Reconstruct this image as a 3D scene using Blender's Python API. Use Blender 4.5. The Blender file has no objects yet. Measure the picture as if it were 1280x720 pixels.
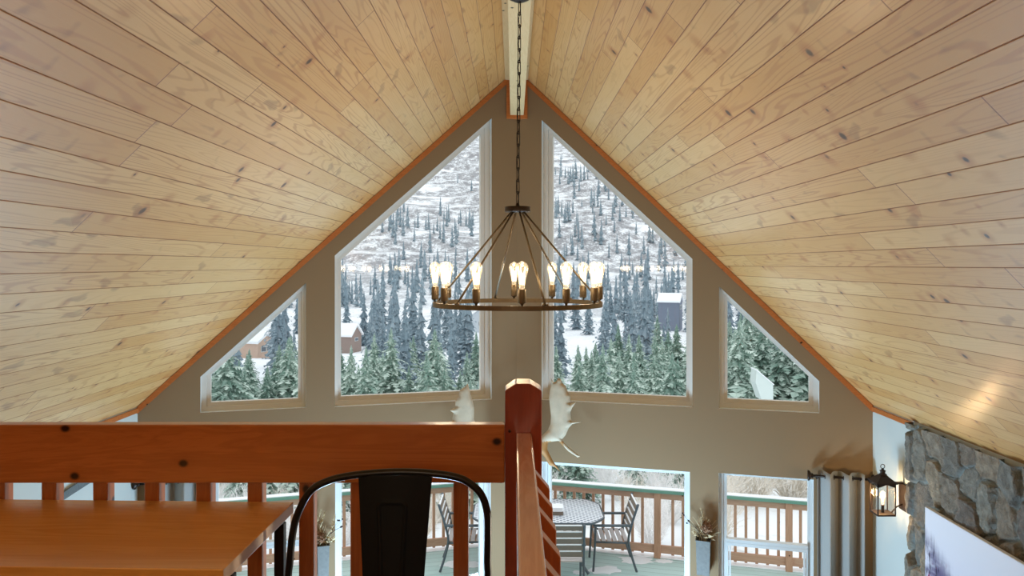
import bpy, bmesh, math, random
import numpy as np
from mathutils import Vector, Matrix, noise
from mathutils.geometry import tessellate_polygon

scene = bpy.context.scene
COL = scene.collection
R = math.radians
rnd = random.Random(7)

# ------------------------------------------------------------------ measured frame of the place
ZE = 4.02            # eye height above the main floor (camera stands on the loft)
F, U0, V0 = 1000.0, 642.0, 331.0
XR = 0.03            # ridge
C = 1.98             # ridge height above the eye
ML, MR = 0.96, 1.015 # roof pitches
D0, S = 8.10, 0.29   # prow wall: y = D0 - S*|x-XR|
XL, XRW = -3.347, 3.221
LOFT = 2.72

def P(u, v, d):
    return Vector(((u - U0) / F * d, d, ZE + (V0 - v) / F * d))

def wall_y(x):
    return D0 - S * abs(x - XR)

def on_wall(u, v, off=0.0):
    """pixel -> (t, z) on the prow wall; t = signed distance from ridge in x"""
    k = (u - U0) / F
    y = (D0 + S * XR) / (1 + S * k) if k * D0 > XR else (D0 - S * XR) / (1 - S * k)
    return (k * y - XR, ZE + (V0 - v) / F * y)

def ceil_z(x):
    dx = x - XR
    return ZE + C - (MR * dx if dx > 0 else -ML * dx)

# ------------------------------------------------------------------ materials
def nt_new(name):
    m = bpy.data.materials.new(name)
    m.use_nodes = True
    t = m.node_tree
    for n in list(t.nodes):
        t.nodes.remove(n)
    out = t.nodes.new('ShaderNodeOutputMaterial')
    return m, t, out

class NB:
    """tiny node builder"""
    def __init__(s, t): s.t = t
    def n(s, typ, **kw):
        nd = s.t.nodes.new(typ)
        for k, v in kw.items():
            setattr(nd, k, v)
        return nd
    def link(s, a, b): s.t.links.new(a, b)
    def put(s, sock, v):
        if isinstance(v, bpy.types.NodeSocket): s.link(v, sock)
        else: sock.default_value = v
    def math(s, op, a, b=0.0, c=None):
        nd = s.n('ShaderNodeMath', operation=op)
        s.put(nd.inputs[0], a); s.put(nd.inputs[1], b)
        if c is not None: s.put(nd.inputs[2], c)
        return nd.outputs[0]
    def mix(s, fac, a, b, blend='MIX'):
        nd = s.n('ShaderNodeMix', data_type='RGBA', blend_type=blend)
        s.put(nd.inputs[0], fac); s.put(nd.inputs[6], a); s.put(nd.inputs[7], b)
        return nd.outputs[2]
    def comb(s, x, y, z=0.0):
        nd = s.n('ShaderNodeCombineXYZ')
        s.put(nd.inputs[0], x); s.put(nd.inputs[1], y); s.put(nd.inputs[2], z)
        return nd.outputs[0]
    def sep(s, v):
        nd = s.n('ShaderNodeSeparateXYZ'); s.put(nd.inputs[0], v); return nd.outputs
    def noise(s, v, scale, detail=3, rough=0.55, dist=0.0):
        nd = s.n('ShaderNodeTexNoise'); s.put(nd.inputs['Vector'], v)
        nd.inputs['Scale'].default_value = scale; nd.inputs['Detail'].default_value = detail
        nd.inputs['Roughness'].default_value = rough; nd.inputs['Distortion'].default_value = dist
        return nd.outputs[0]
    def ramp(s, fac, stops, interp='LINEAR'):
        nd = s.n('ShaderNodeValToRGB'); s.put(nd.inputs[0], fac)
        cr = nd.color_ramp; cr.interpolation = interp
        while len(cr.elements) < len(stops): cr.elements.new(0.5)
        for e, (p, c) in zip(cr.elements, stops):
            e.position = p
            e.color = c if len(c) == 4 else (*c, 1)
        return nd.outputs[0]
    def smooth(s, v, lo, hi):
        nd = s.n('ShaderNodeMapRange', interpolation_type='SMOOTHSTEP')
        s.put(nd.inputs[0], v); nd.inputs[1].default_value = lo; nd.inputs[2].default_value = hi
        return nd.outputs[0]
    def scale(s, v, sc):
        nd = s.n('ShaderNodeMapping'); s.put(nd.inputs[0], v); nd.inputs['Scale'].default_value = sc
        return nd.outputs[0]
    def obj(s): return s.n('ShaderNodeTexCoord').outputs['Object']
    def bsdf(s, out, color, rough=0.5, metal=0.0, coat=0.0, coat_rough=0.1, bump=None, bump_str=0.3, bump_dist=0.01, spec=0.5):
        b = s.n('ShaderNodeBsdfPrincipled')
        s.put(b.inputs['Base Color'], color if isinstance(color, bpy.types.NodeSocket) else (*color[:3], 1))
        s.put(b.inputs['Roughness'], rough); s.put(b.inputs['Metallic'], metal)
        b.inputs['Coat Weight'].default_value = coat; b.inputs['Coat Roughness'].default_value = coat_rough
        b.inputs['Specular IOR Level'].default_value = spec
        if bump is not None:
            bn = s.n('ShaderNodeBump'); bn.inputs['Strength'].default_value = bump_str
            bn.inputs['Distance'].default_value = bump_dist
            s.put(bn.inputs['Height'], bump); s.link(bn.outputs[0], b.inputs['Normal'])
        s.link(b.outputs[0], out.inputs[0])
        return b

def lin(c):
    return tuple(((x / 255) / 12.92 if x / 255 <= 0.04045 else ((x / 255 + 0.055) / 1.055) ** 2.4) for x in c)

def plain(name, rgb, rough=0.5, metal=0.0, var=0.08, scale=8.0, coat=0.0, bump=0.0, spec=0.5):
    m, t, out = nt_new(name); b = NB(t)
    c = lin(rgb)
    f = b.noise(b.obj(), scale, 4)
    col = b.mix(f, (*[x * (1 - var) for x in c], 1), (*[min(1, x * (1 + var)) for x in c], 1))
    b.bsdf(out, col, rough, metal, coat, bump=f if bump else None, bump_str=bump, spec=spec)
    return m

def wood(name, base, dark, axis='x', rough=0.35, coat=0.3, knots=0.5, gscale=1.0, knot_rgb=(30, 10, 6), seedoff=0.0):
    """varnished timber, grain running along one object axis"""
    m, t, out = nt_new(name); b = NB(t)
    oi = b.n('ShaderNodeObjectInfo').outputs['Random']
    xyz = b.sep(b.obj())
    o = {'x': (0, 1, 2), 'y': (1, 0, 2), 'z': (2, 0, 1)}[axis]
    off = b.math('MULTIPLY', oi, 37.0)
    L = b.math('ADD', xyz[o[0]], off); A = b.math('ADD', xyz[o[1]], seedoff); B = xyz[o[2]]
    gv = b.comb(b.math('MULTIPLY', L, 1.2 * gscale), b.math('MULTIPLY', A, 14 * gscale), b.math('MULTIPLY', B, 14 * gscale))
    g1 = b.noise(gv, 1.0, 5, 0.6, 1.2)
    rings = b.math('SINE', b.math('MULTIPLY', g1, 42.0))
    rings = b.math('MULTIPLY_ADD', rings, 0.5, 0.5)
    fv = b.comb(b.math('MULTIPLY', L, 6.0), b.math('MULTIPLY', A, 220.0), b.math('MULTIPLY', B, 220.0))
    fine = b.noise(fv, 1.0, 2, 0.5)
    tone = b.math('ADD', b.math('MULTIPLY', rings, 0.3), b.math('ADD', b.math('MULTIPLY', fine, 0.25), b.math('MULTIPLY', g1, 0.45)))
    col = b.mix(tone, (*lin(dark), 1), (*lin(base), 1))
    if knots > 0:
        vo = b.n('ShaderNodeTexVoronoi', feature='F1', voronoi_dimensions='2D')
        kv = b.comb(b.math('MULTIPLY', L, 0.8), b.math('ADD', A, B), 0.0)
        b.put(vo.inputs['Vector'], kv); vo.inputs['Scale'].default_value = 5.5
        kmask = b.math('GREATER_THAN', b.sep(vo.outputs['Color'])[0], 1 - knots)
        kd = b.math('MULTIPLY', b.math('SUBTRACT', 1.0, b.smooth(vo.outputs['Distance'], 0.025, 0.07)), kmask)
        halo = b.math('MULTIPLY', b.math('SUBTRACT', 1.0, b.smooth(vo.outputs['Distance'], 0.04, 0.2)), kmask)
        col = b.mix(b.math('MULTIPLY', halo, 0.35), col, (*lin(dark), 1))
        col = b.mix(kd, col, (*lin(knot_rgb), 1))
    b.bsdf(out, col, rough, coat=coat, coat_rough=0.18, bump=fine, bump_str=0.08, bump_dist=0.002)
    return m

def pine_ceiling():
    m, t, out = nt_new('knotty_pine_planks'); b = NB(t)
    uv = b.n('ShaderNodeUVMap', uv_map='planks').outputs[0]
    s = b.sep(uv)
    y, w = s[0], s[1]
    idx = b.math('FLOOR', w); fr = b.math('SUBTRACT', w, idx)
    wn = b.n('ShaderNodeTexWhiteNoise', noise_dimensions='1D'); b.put(wn.inputs['W'], b.math('MULTIPLY', idx, 1.37))
    r1 = wn.outputs['Value']
    LEN = 2.9
    ys = b.math('DIVIDE', b.math('ADD', y, b.math('MULTIPLY', r1, 40.0)), LEN)
    seg = b.math('FLOOR', ys); yf = b.math('SUBTRACT', ys, seg)
    wn2 = b.n('ShaderNodeTexWhiteNoise', noise_dimensions='2D'); b.put(wn2.inputs['Vector'], b.comb(idx, b.math('MULTIPLY', seg, 3.1)))
    r2 = wn2.outputs['Value']; r2c = b.sep(wn2.outputs['Color'])
    # metric plank coordinates
    wm = b.math('MULTIPLY', w, 0.126)
    off = b.math('MULTIPLY', r2, 31.0)
    # rings: cathedral grain
    v1 = b.comb(b.math('ADD', b.math('MULTIPLY', y, 0.42), off), b.math('MULTIPLY', wm, 8.5), b.math('MULTIPLY', r2c[1], 9.0))
    g = b.noise(v1, 1.0, 1.5, 0.45, 0.25)
    rings = b.math('SINE', b.math('MULTIPLY', g, 120.0))
    rings = b.smooth(rings, 0.35, 1.0)
    v2 = b.comb(b.math('ADD', b.math('MULTIPLY', y, 5.0), off), b.math('MULTIPLY', wm, 190.0), 0.0)
    fine = b.noise(v2, 1.0, 2, 0.5)
    mot = b.noise(b.comb(b.math('ADD', y, off), b.math('MULTIPLY', wm, 3.0)), 2.2, 3)
    light = (*lin((234, 194, 132)), 1); mid = (*lin((212, 158, 90)), 1)
    col = b.mix(b.math('MULTIPLY_ADD', r2, 0.7, b.math('MULTIPLY', mot, 0.3)), light, mid)
    col = b.mix(b.math('MULTIPLY', rings, b.math('MULTIPLY_ADD', r2c[2], 0.36, 0.08)), col, (*lin((168, 96, 42)), 1))
    col = b.mix(b.math('MULTIPLY', fine, 0.22), col, (*lin((190, 120, 60)), 1))
    # knots
    kk = []
    vo = b.n('ShaderNodeTexVoronoi', feature='F1')
    wob = b.noise(b.comb(y, wm), 30.0, 2)
    b.put(vo.inputs['Vector'], b.comb(b.math('ADD', y, b.math('MULTIPLY', r1, 17.0)), b.math('MULTIPLY_ADD', idx, 0.7, b.math('MULTIPLY', fr, 0.126)), 0.0))
    vo.inputs['Scale'].default_value = 6.2
    vc = b.sep(vo.outputs['Color'])
    kmask = b.math('GREATER_THAN', vc[0], 0.22)
    size = b.math('MULTIPLY_ADD', b.math('POWER', vc[1], 2.0), 1.7, 0.6)
    dist = b.math('DIVIDE', b.math('ADD', vo.outputs['Distance'], b.math('MULTIPLY', b.math('SUBTRACT', wob, 0.5), 0.05)), size)
    kd = b.math('MULTIPLY', b.math('SUBTRACT', 1.0, b.smooth(dist, 0.035, 0.085)), kmask)
    halo = b.math('MULTIPLY', b.math('SUBTRACT', 1.0, b.smooth(dist, 0.06, 0.26)), kmask)
    col = b.mix(b.math('MULTIPLY', halo, 0.45), col, (*lin((176, 98, 40)), 1))
    col = b.mix(b.math('MULTIPLY', kd, 0.9), col, (*lin((58, 30, 18)), 1))
    # dark streaks across
    stv = b.comb(b.math('ADD', b.math('MULTIPLY', y, 4.0), off), b.math('MULTIPLY', fr, 0.7), 0.0)
    st = b.smooth(b.noise(stv, 1.0, 2, 0.6, 0.6), 0.62, 0.74)
    col = b.mix(b.math('MULTIPLY', st, 0.4), col, (*lin((120, 70, 36)), 1))
    # grooves and end joints
    e = b.math('MINIMUM', fr, b.math('SUBTRACT', 1.0, fr))
    groove = b.math('SUBTRACT', 1.0, b.smooth(e, 0.008, 0.03))
    je = b.math('MINIMUM', yf, b.math('SUBTRACT', 1.0, yf))
    joint = b.math('SUBTRACT', 1.0, b.smooth(je, 0.0006, 0.0016))
    lines = b.math('MAXIMUM', groove, joint)
    col = b.mix(b.math('MULTIPLY', lines, 0.8), col, (*lin((132, 66, 18)), 1))
    h = b.math('SUBTRACT', b.math('MULTIPLY', fine, 0.06), lines)
    rough = b.math('MULTIPLY_ADD', mot, 0.15, 0.36)
    b.bsdf(out, col, rough, coat=0.55, coat_rough=0.24, bump=h, bump_str=0.35, bump_dist=0.003)
    return m

def bulb_mat(name):
    m = glass_mat(name, 0.08, (1.0, 0.95, 0.86)); t = m.node_tree; b = NB(t)
    out = [n for n in t.nodes if n.type == 'OUTPUT_MATERIAL'][0]; src = out.inputs[0].links[0].from_socket
    e = b.n('ShaderNodeEmission'); e.inputs[0].default_value = (1.0, .80, .52, 1); e.inputs[1].default_value = 0.28
    a = b.n('ShaderNodeAddShader'); b.link(src, a.inputs[0]); b.link(e.outputs[0], a.inputs[1]); b.link(a.outputs[0], out.inputs[0])
    return m

def painted_wall(name, rgb):
    m, t, out = nt_new(name); b = NB(t)
    n1 = b.noise(b.obj(), 160.0, 3); n2 = b.noise(b.obj(), 0.8, 2)
    c = lin(rgb)
    col = b.mix(n2, (*[x * 0.95 for x in c], 1), (*[min(1, x * 1.05) for x in c], 1))
    b.bsdf(out, col, 0.75, bump=n1, bump_str=0.08, bump_dist=0.002, spec=0.25)
    return m

def glass_mat(name='window_glass', refl=0.045, tint=(0.97, 0.99, 1.0)):
    m, t, out = nt_new(name); b = NB(t)
    tr = b.n('ShaderNodeBsdfTransparent'); tr.inputs[0].default_value = (*tint, 1)
    gl = b.n('ShaderNodeBsdfGlossy'); gl.inputs['Roughness'].default_value = 0.0
    fac = b.math('MULTIPLY_ADD', b.noise(b.obj(), 2.0, 1), 0.004, refl)
    lw = b.n('ShaderNodeLayerWeight'); lw.inputs[0].default_value = 0.15
    fac = b.math('MAXIMUM', fac, b.math('MULTIPLY', lw.outputs['Fresnel'], 0.35))
    mx = b.n('ShaderNodeMixShader'); b.put(mx.inputs[0], fac)
    b.link(tr.outputs[0], mx.inputs[1]); b.link(gl.outputs[0], mx.inputs[2]); b.link(mx.outputs[0], out.inputs[0])
    return m

def emit(name, rgb, strength):
    m, t, out = nt_new(name); b = NB(t)
    e = b.n('ShaderNodeEmission'); e.inputs[0].default_value = (*lin(rgb), 1)
    f = b.noise(b.obj(), 20.0, 1)
    b.put(e.inputs[1], b.math('MULTIPLY_ADD', f, strength * 0.1, strength))
    b.link(e.outputs[0], out.inputs[0])
    return m

M = {}
M['pine'] = pine_ceiling()
M['beam'] = wood('whitewashed_beam_wood', (234, 208, 160), (216, 184, 132), 'y', 0.5, 0.1, 0.35)
M['trim'] = wood('orange_stained_trim', (206, 124, 62), (172, 92, 40), 'x', 0.4, 0.2, 0.15)
M['wall'] = painted_wall('taupe_paint', (146, 122, 92))
M['wall_side'] = painted_wall('pale_grey_paint', (205, 212, 208))
M['reveal'] = painted_wall('white_reveal_paint', (222, 224, 222))
M['vinyl'] = plain('almond_window_vinyl', (218, 212, 202), 0.4, var=0.03)
M['white_vinyl'] = plain('white_window_vinyl', (210, 212, 210), 0.35, var=0.03)
M['glass'] = glass_mat()
M['board'] = wood('stained_rail_board', (194, 124, 68), (152, 88, 42), 'x', 0.28, 0.45, 0.75)
M['post'] = wood('red_stained_post', (158, 72, 46), (118, 46, 30), 'z', 0.3, 0.4, 0.1)
M['baluster'] = wood('stained_baluster_wood', (190, 114, 62), (150, 82, 38), 'z', 0.3, 0.4, 0.4)
M['siderail'] = wood('side_rail_wood', (216, 164, 126), (186, 124, 88), 'y', 0.25, 0.8, 0.0)  # base lightened to hold the window reflection along the rail top
M['table'] = wood('varnished_table_top', (222, 176, 100), (190, 134, 66), 'x', 0.2, 0.8, 0.0, 0.8)
M['table_edge'] = plain('laminated_edge', (190, 168, 148), 0.5, 0, 0.1, 30)
M['black'] = plain('black_powder_coat', (20, 20, 21), 0.32, 0.2, 0.1, 60)
M['black_matte'] = plain('black_satin_steel', (20, 26, 33), 0.6, 0.0, 0.1, 90, spec=0.18)
M['bronze'] = plain('brushed_bronze', (120, 106, 86), 0.4, 0.7, 0.12, 30)
M['dark_bronze'] = plain('dark_bronze', (50, 40, 34), 0.42, 0.6, 0.12, 30)
M['rust_iron'] = plain('dark_oiled_iron', (62, 50, 44), 0.5, 0.5, 0.2, 30)
M['bulb_glass'] = bulb_mat('bulb_glass')
M['lantern_glass'] = glass_mat('lantern_glass', 0.06, (1.0, 0.97, 0.92))
M['filament'] = emit('glowing_filament', (255, 222, 166), 9.0)
M['floor'] = wood('oak_floor', (186, 150, 110), (150, 112, 76), 'y', 0.4, 0.2, 0.0)
M['antler'] = plain('bone_antler', (192, 176, 150), 0.6, 0, 0.22, 14, bump=0.3)
M['antler_brown'] = plain('brown_antler_bone', (168, 118, 62), 0.55, 0, 0.25, 14, bump=0.3)
M['plaque'] = wood('walnut_plaque', (96, 60, 36), (66, 38, 22), 'z', 0.4, 0.2, 0.0)
M['curtain'] = plain('linen_curtain', (160, 160, 156), 0.85, 0, 0.08, 120, bump=0.15, spec=0.2)
M['galv'] = plain('galvanised_metal', (112, 112, 108), 0.55, 0.2, 0.3, 40)
M['dried_tan'] = plain('dried_tan_grass', (204, 184, 146), 0.9, 0, 0.2, 60)
M['dried_brown'] = plain('dried_brown_bloom', (138, 100, 72), 0.9, 0, 0.3, 60)
M['dried_dark'] = plain('dark_seed_heads', (44, 36, 34), 0.8, 0, 0.2, 60)
M['canvas_edge'] = plain('primed_canvas', (226, 226, 230), 0.8, 0, 0.03, 50)
M['deck_wood'] = wood('weathered_cedar', (212, 170, 142), (180, 134, 108), 'z', 0.7, 0.0, 0.1)
M['deck_wood_x'] = wood('weathered_cedar_rail', (214, 176, 150), (184, 140, 116), 'x', 0.7, 0.0, 0.1)
M['cap'] = plain('green_painted_cap', (112, 158, 140), 0.6, 0, 0.1, 6)
M['slate_metal'] = plain('slate_patio_metal', (88, 100, 108), 0.4, 0.3, 0.08, 20)
M['slat'] = plain('grey_brown_slat', (128, 116, 104), 0.6, 0, 0.12, 20)
M['frost_slat'] = plain('frosted_seat_slat', (206, 198, 196), 0.7, 0, 0.1, 20)
M['snow'] = plain('fresh_snow', (246, 249, 252), 0.9, 0, 0.02, 5, spec=0.2)
M['grey_wood'] = wood('grey_weathered_wood', (122, 130, 132), (82, 90, 92), 'x', 0.6, 0.0, 0.1)

def deck_mat():
    m, t, out = nt_new('teal_deck_boards'); b = NB(t)
    p = b.sep(b.obj())
    w = b.math('DIVIDE', p[1], 0.145); idx = b.math('FLOOR', w); fr = b.math('SUBTRACT', w, idx)
    wn = b.n('ShaderNodeTexWhiteNoise', noise_dimensions='1D'); b.put(wn.inputs['W'], idx)
    g = b.noise(b.comb(b.math('MULTIPLY', p[0], 2.0), b.math('MULTIPLY', p[1], 30.0), 0.0), 1.0, 4)
    c = b.mix(b.math('MULTIPLY_ADD', wn.outputs['Value'], 0.5, b.math('MULTIPLY', g, 0.4)), (*lin((168, 203, 198)), 1), (*lin((202, 225, 222)), 1))
    fro = b.smooth(b.noise(b.scale(b.obj(), (0.9, 1.6, 1)), 1.0, 4), 0.5, 0.72)
    c = b.mix(b.math('MULTIPLY', fro, 0.5), c, (*lin((226, 238, 238)), 1))
    e = b.math('MINIMUM', fr, b.math('SUBTRACT', 1.0, fr))
    gr = b.math('SUBTRACT', 1.0, b.smooth(e, 0.01, 0.05))
    c = b.mix(b.math('MULTIPLY', gr, 0.6), c, (*lin((92, 126, 122)), 1))
    b.bsdf(out, c, 0.55, bump=gr, bump_str=-0.3, spec=0.3)
    return m
M['deck'] = deck_mat()

def mesh_top_mat():
    m, t, out = nt_new('cast_mesh_table_top'); b = NB(t)
    p = b.sep(b.obj())
    a = b.math('SINE', b.math('MULTIPLY', p[0], 70.0)); c = b.math('SINE', b.math('MULTIPLY', p[1], 70.0))
    f = b.smooth(b.math('MULTIPLY', a, c), 0.15, 0.5)
    col = b.mix(f, (*lin((222, 226, 232)), 1), (*lin((112, 124, 138)), 1))
    b.bsdf(out, col, 0.5, 0.1, bump=f, bump_str=-0.3)
    return m
M['mesh_top'] = mesh_top_mat()

def terrain_mat():
    m, t, out = nt_new('snowy_mountainside'); b = NB(t)
    geo = b.n('ShaderNodeNewGeometry').outputs['Position']
    p = b.sep(geo)
    far = b.smooth(p[1], 120.0, 420.0)
    bands = b.comb(b.math('MULTIPLY', p[0], 0.012), b.math('MULTIPLY', p[1], 0.022), b.math('MULTIPLY', p[2], 0.06))
    n1 = b.noise(bands, 1.3, 6, 0.66, 0.8)
    n2 = b.noise(b.scale(geo, (0.16, 0.10, 0.16)), 1.0, 6, 0.7)
    n3 = b.noise(b.scale(geo, (0.9, 0.5, 0.9)), 1.0, 4, 0.7)
    mask = b.math('MULTIPLY', b.smooth(n1, 0.36, 0.50), b.smooth(b.math('ADD', b.math('MULTIPLY', n2, 0.6), b.math('MULTIPLY', n3, 0.4)), 0.38, 0.56))
    mask = b.math('MULTIPLY', b.math('MULTIPLY', mask, far), 0.95)
    near = b.math('MULTIPLY', b.smooth(n3, 0.56, 0.72), b.math('SUBTRACT', 0.5, b.math('MULTIPLY', far, 0.5)))
    col = b.mix(mask, (*lin((246, 249, 252)), 1), (*lin((142, 142, 145)), 1))
    col = b.mix(near, col, (*lin((168, 166, 158)), 1))
    b.bsdf(out, col, 0.95, spec=0.1)
    return m
M['terrain'] = terrain_mat()

def needles(name, dark, light, amount=0.5):
    m, t, out = nt_new(name); b = NB(t)
    at = b.n('ShaderNodeAttribute', attribute_name='tone').outputs['Fac']
    oi = b.n('ShaderNodeObjectInfo').outputs['Random']
    n = b.noise(b.obj(), 30.0, 3)
    f = b.math('ADD', b.math('MULTIPLY', at, 0.75), b.math('ADD', b.math('MULTIPLY', n, 0.35), b.math('MULTIPLY_ADD', oi, 0.3, -0.35 + amount - 0.5)))
    col = b.mix(b.smooth(f, 0.1, 0.95), (*lin(dark), 1), (*lin(light), 1))
    b.bsdf(out, col, 0.9, spec=0.1)
    return m
M['needle_near'] = needles('frosted_green_needles', (128, 156, 143), (220, 233, 222), 0.62)
M['needle_far'] = needles('hazed_blue_needles', (134, 152, 162), (206, 217, 222), 0.5)  # distance haze is mixed into this colour: paler and bluer needles
M['bark'] = plain('grey_bark', (110, 104, 100), 0.9, 0, 0.2, 10)
M['twig'] = plain('frosted_twigs', (244, 243, 242), 0.9, 0, 0.1, 3)
M['twig_tan'] = plain('tan_frosted_twigs', (236, 230, 220), 0.9, 0, 0.12, 3)

# ------------------------------------------------------------------ mesh helpers
class MB:
    def __init__(s):
        s.v, s.f, s.mi, s.sm = [], [], [], []
    def add(s, verts, faces, mi=0, smooth=False):
        o = len(s.v)
        s.v.extend([Vector(v) for v in verts])
        for f in faces:
            s.f.append([i + o for i in f]); s.mi.append(mi); s.sm.append(smooth)
        return s
    def box(s, lo, hi, mi=0):
        x0, y0, z0 = lo; x1, y1, z1 = hi
        vs = [(x0,y0,z0),(x1,y0,z0),(x1,y1,z0),(x0,y1,z0),(x0,y0,z1),(x1,y0,z1),(x1,y1,z1),(x0,y1,z1)]
        return s.add(vs, [(3,2,1,0),(4,5,6,7),(0,1,5,4),(1,2,6,5),(2,3,7,6),(3,0,4,7)], mi)
    def hexa(s, a, b, mi=0):
        """two quads (lists of 4 points), a and b opposite and same winding"""
        return s.add(list(a) + list(b), [(3,2,1,0),(4,5,6,7),(0,1,5,4),(1,2,6,5),(2,3,7,6),(3,0,4,7)], mi)
    def prism(s, poly, vec, mi=0, mi_side=None):
        """poly: list of 3D points, extruded by vec; concave ok"""
        n = len(poly); poly = [Vector(p) for p in poly]; vec = Vector(vec)
        tris = tessellate_polygon([poly])
        o = [p + vec for p in poly]
        fs = [tuple(t) for t in tris] + [tuple(i + n for i in reversed(t)) for t in tris]
        s.add(poly + o, fs, mi)
        b = len(s.v) - 2 * n
        for i in range(n):
            j = (i + 1) % n
            s.f.append([b + i, b + j, b + n + j, b + n + i]); s.mi.append(mi if mi_side is None else mi_side); s.sm.append(False)
        return s
    def tube(s, pts, r, n=8, mi=0, caps=True, closed=False):
        pts = [Vector(p) for p in pts]; m = len(pts)
        rad = r if isinstance(r, (list, tuple)) else [r] * m
        base = len(s.v); up = None
        for i, p in enumerate(pts):
            if closed: tg = pts[(i + 1) % m] - pts[i - 1]
            else: tg = pts[min(i + 1, m - 1)] - pts[max(i - 1, 0)]
            tg.normalize()
            if up is None:
                up = tg.orthogonal().normalized()
            else:
                up = (up - tg * up.dot(tg)).normalized()
            w = tg.cross(up)
            for k in range(n):
                a = 2 * math.pi * k / n
                s.v.append(p + (up * math.cos(a) + w * math.sin(a)) * rad[i])
        for i in range(m if closed else m - 1):
            i2 = (i + 1) % m
            for k in range(n):
                k2 = (k + 1) % n
                s.f.append([base + i*n + k, base + i*n + k2, base + i2*n + k2, base + i2*n + k]); s.mi.append(mi); s.sm.append(True)
        if caps and not closed:
            s.f.append([base + k for k in reversed(range(n))]); s.mi.append(mi); s.sm.append(False)
            s.f.append([base + (m-1)*n + k for k in range(n)]); s.mi.append(mi); s.sm.append(False)
        return s
    def lathe(s, prof, center=(0,0,0), n=20, mi=0, smooth=True):
        cx, cy, cz = center; base = len(s.v); m = len(prof)
        for (r, z) in prof:
            for k in range(n):
                a = 2 * math.pi * k / n
                s.v.append(Vector((cx + r * math.cos(a), cy + r * math.sin(a), cz + z)))
        for i in range(m - 1):
            for k in range(n):
                k2 = (k + 1) % n
                s.f.append([base+i*n+k, base+i*n+k2, base+(i+1)*n+k2, base+(i+1)*n+k]); s.mi.append(mi); s.sm.append(smooth)
        for i, rev in ((0, True), (m - 1, False)):
            if prof[i][0] > 1e-5:
                r_ = [base+i*n+k for k in range(n)]
                s.f.append(r_[::-1] if rev else r_); s.mi.append(mi); s.sm.append(False)
        return s
    def sphere(s, c, r, n=10, m=6, mi=0, sq=(1,1,1)):
        pr = [(max(1e-6, math.sin(math.pi * i / m)), -math.cos(math.pi * i / m)) for i in range(m + 1)]
        b = len(s.v); s.lathe(pr, (0,0,0), n, mi)
        for i in range(b, len(s.v)):
            v = s.v[i]; s.v[i] = Vector((c[0] + v.x*r*sq[0], c[1] + v.y*r*sq[1], c[2] + v.z*r*sq[2]))
        return s
    def xf(s, mat, start=0):
        for i in range(start, len(s.v)): s.v[i] = mat @ s.v[i]
        return s
    def mesh(s, name, mats, fix=True):
        me = bpy.data.meshes.new(name)
        me.from_pydata([tuple(v) for v in s.v], [], s.f)
        for mt in (mats if isinstance(mats, (list, tuple)) else [mats]): me.materials.append(mt)
        me.polygons.foreach_set('material_index', s.mi)
        me.polygons.foreach_set('use_smooth', s.sm)
        if fix:
            bm = bmesh.new(); bm.from_mesh(me)
            bmesh.ops.recalc_face_normals(bm, faces=bm.faces)
            bm.to_mesh(me); bm.free()
        me.update()
        return me
    def build(s, name, mats, parent=None, bevel=0.0, fix=True, world=True, center=True):
        """link as one object; verts are in the parent's space.  Origin stays at the parent's origin"""
        me = s.mesh(name, mats, fix)
        o = bpy.data.objects.new(name, me); COL.objects.link(o)
        if parent is not None: o.parent = parent
        if bevel:
            md = o.modifiers.new('edge', 'BEVEL'); md.width = bevel; md.segments = 2; md.limit_method = 'ANGLE'
        return o

def recenter(o):
    """move a top-level mesh object's origin to the base of its bounds (same world shape)"""
    me = o.data
    co = np.empty(len(me.vertices) * 3); me.vertices.foreach_get('co', co); co = co.reshape(-1, 3)
    c = np.array([(co[:,0].min()+co[:,0].max())/2, (co[:,1].min()+co[:,1].max())/2, co[:,2].min()])
    co -= c; me.vertices.foreach_set('co', co.ravel()); me.update()
    o.location = o.location + Vector(c)
    return o

def thing(name, label, cat, loc=(0,0,0), rz=0.0, group=None):
    o = bpy.data.objects.new(name, None); COL.objects.link(o)
    o.empty_display_size = 0.1
    o.location = loc; o.rotation_euler = (0, 0, rz)
    o['label'] = label; o['category'] = cat
    if group: o['group'] = group
    return o

def tag(o, label, cat, group=None, kind=None):
    o['label'] = label; o['category'] = cat
    if group: o['group'] = group
    if kind: o['kind'] = kind
    return o

def struct(o, label=None, cat=None):
    o['kind'] = 'structure'
    if label: o['label'] = label
    if cat: o['category'] = cat
    return o

def copy_tree(o, parent=None):
    c = o.copy(); COL.objects.link(c)
    if parent is not None: c.parent = parent
    for ch in o.children: copy_tree(ch, c)
    return c

# ------------------------------------------------------------------ room shell
nL = Vector((-S, 1, 0)).normalized()   # outward normals of the two prow halves
nR = Vector((S, 1, 0)).normalized()

def wp(t, z, off=0.0):
    """point on prow wall at signed t; off > 0 goes outside"""
    n = nR if t > 0 else nL
    return Vector((XR + t, D0 - S * abs(t), z)) + n * off

WINDOWS = {  # hole polygon and glass polygon in picture pixels (turned into wall coordinates)
    1: ([(250.6,471),(382.3,354),(382.3,508.6),(250.6,517)], [(263,470),(372.8,372.5),(372.8,499.7),(263,504.4)]),
    2: ([(418.5,319.5),(614.5,148),(614.5,499.3),(418.5,508.6)], [(427,325),(603,166.5),(603,488.8),(427,497.3)]),
    3: ([(677,150),(865.5,323.7),(865.5,509.5),(677,499.3)], [(688.5,168.5),(857,326.5),(857,497),(688.5,491)]),
    4: ([(899,358),(1024,476.5),(1024,516.8),(899,510.3)], [(909,376),(1012,472),(1012,504.5),(909,500)]),
}
WT = 0.16  # wall thickness

def hole_tz(poly): return [on_wall(u, v) for (u, v) in poly]

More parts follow.
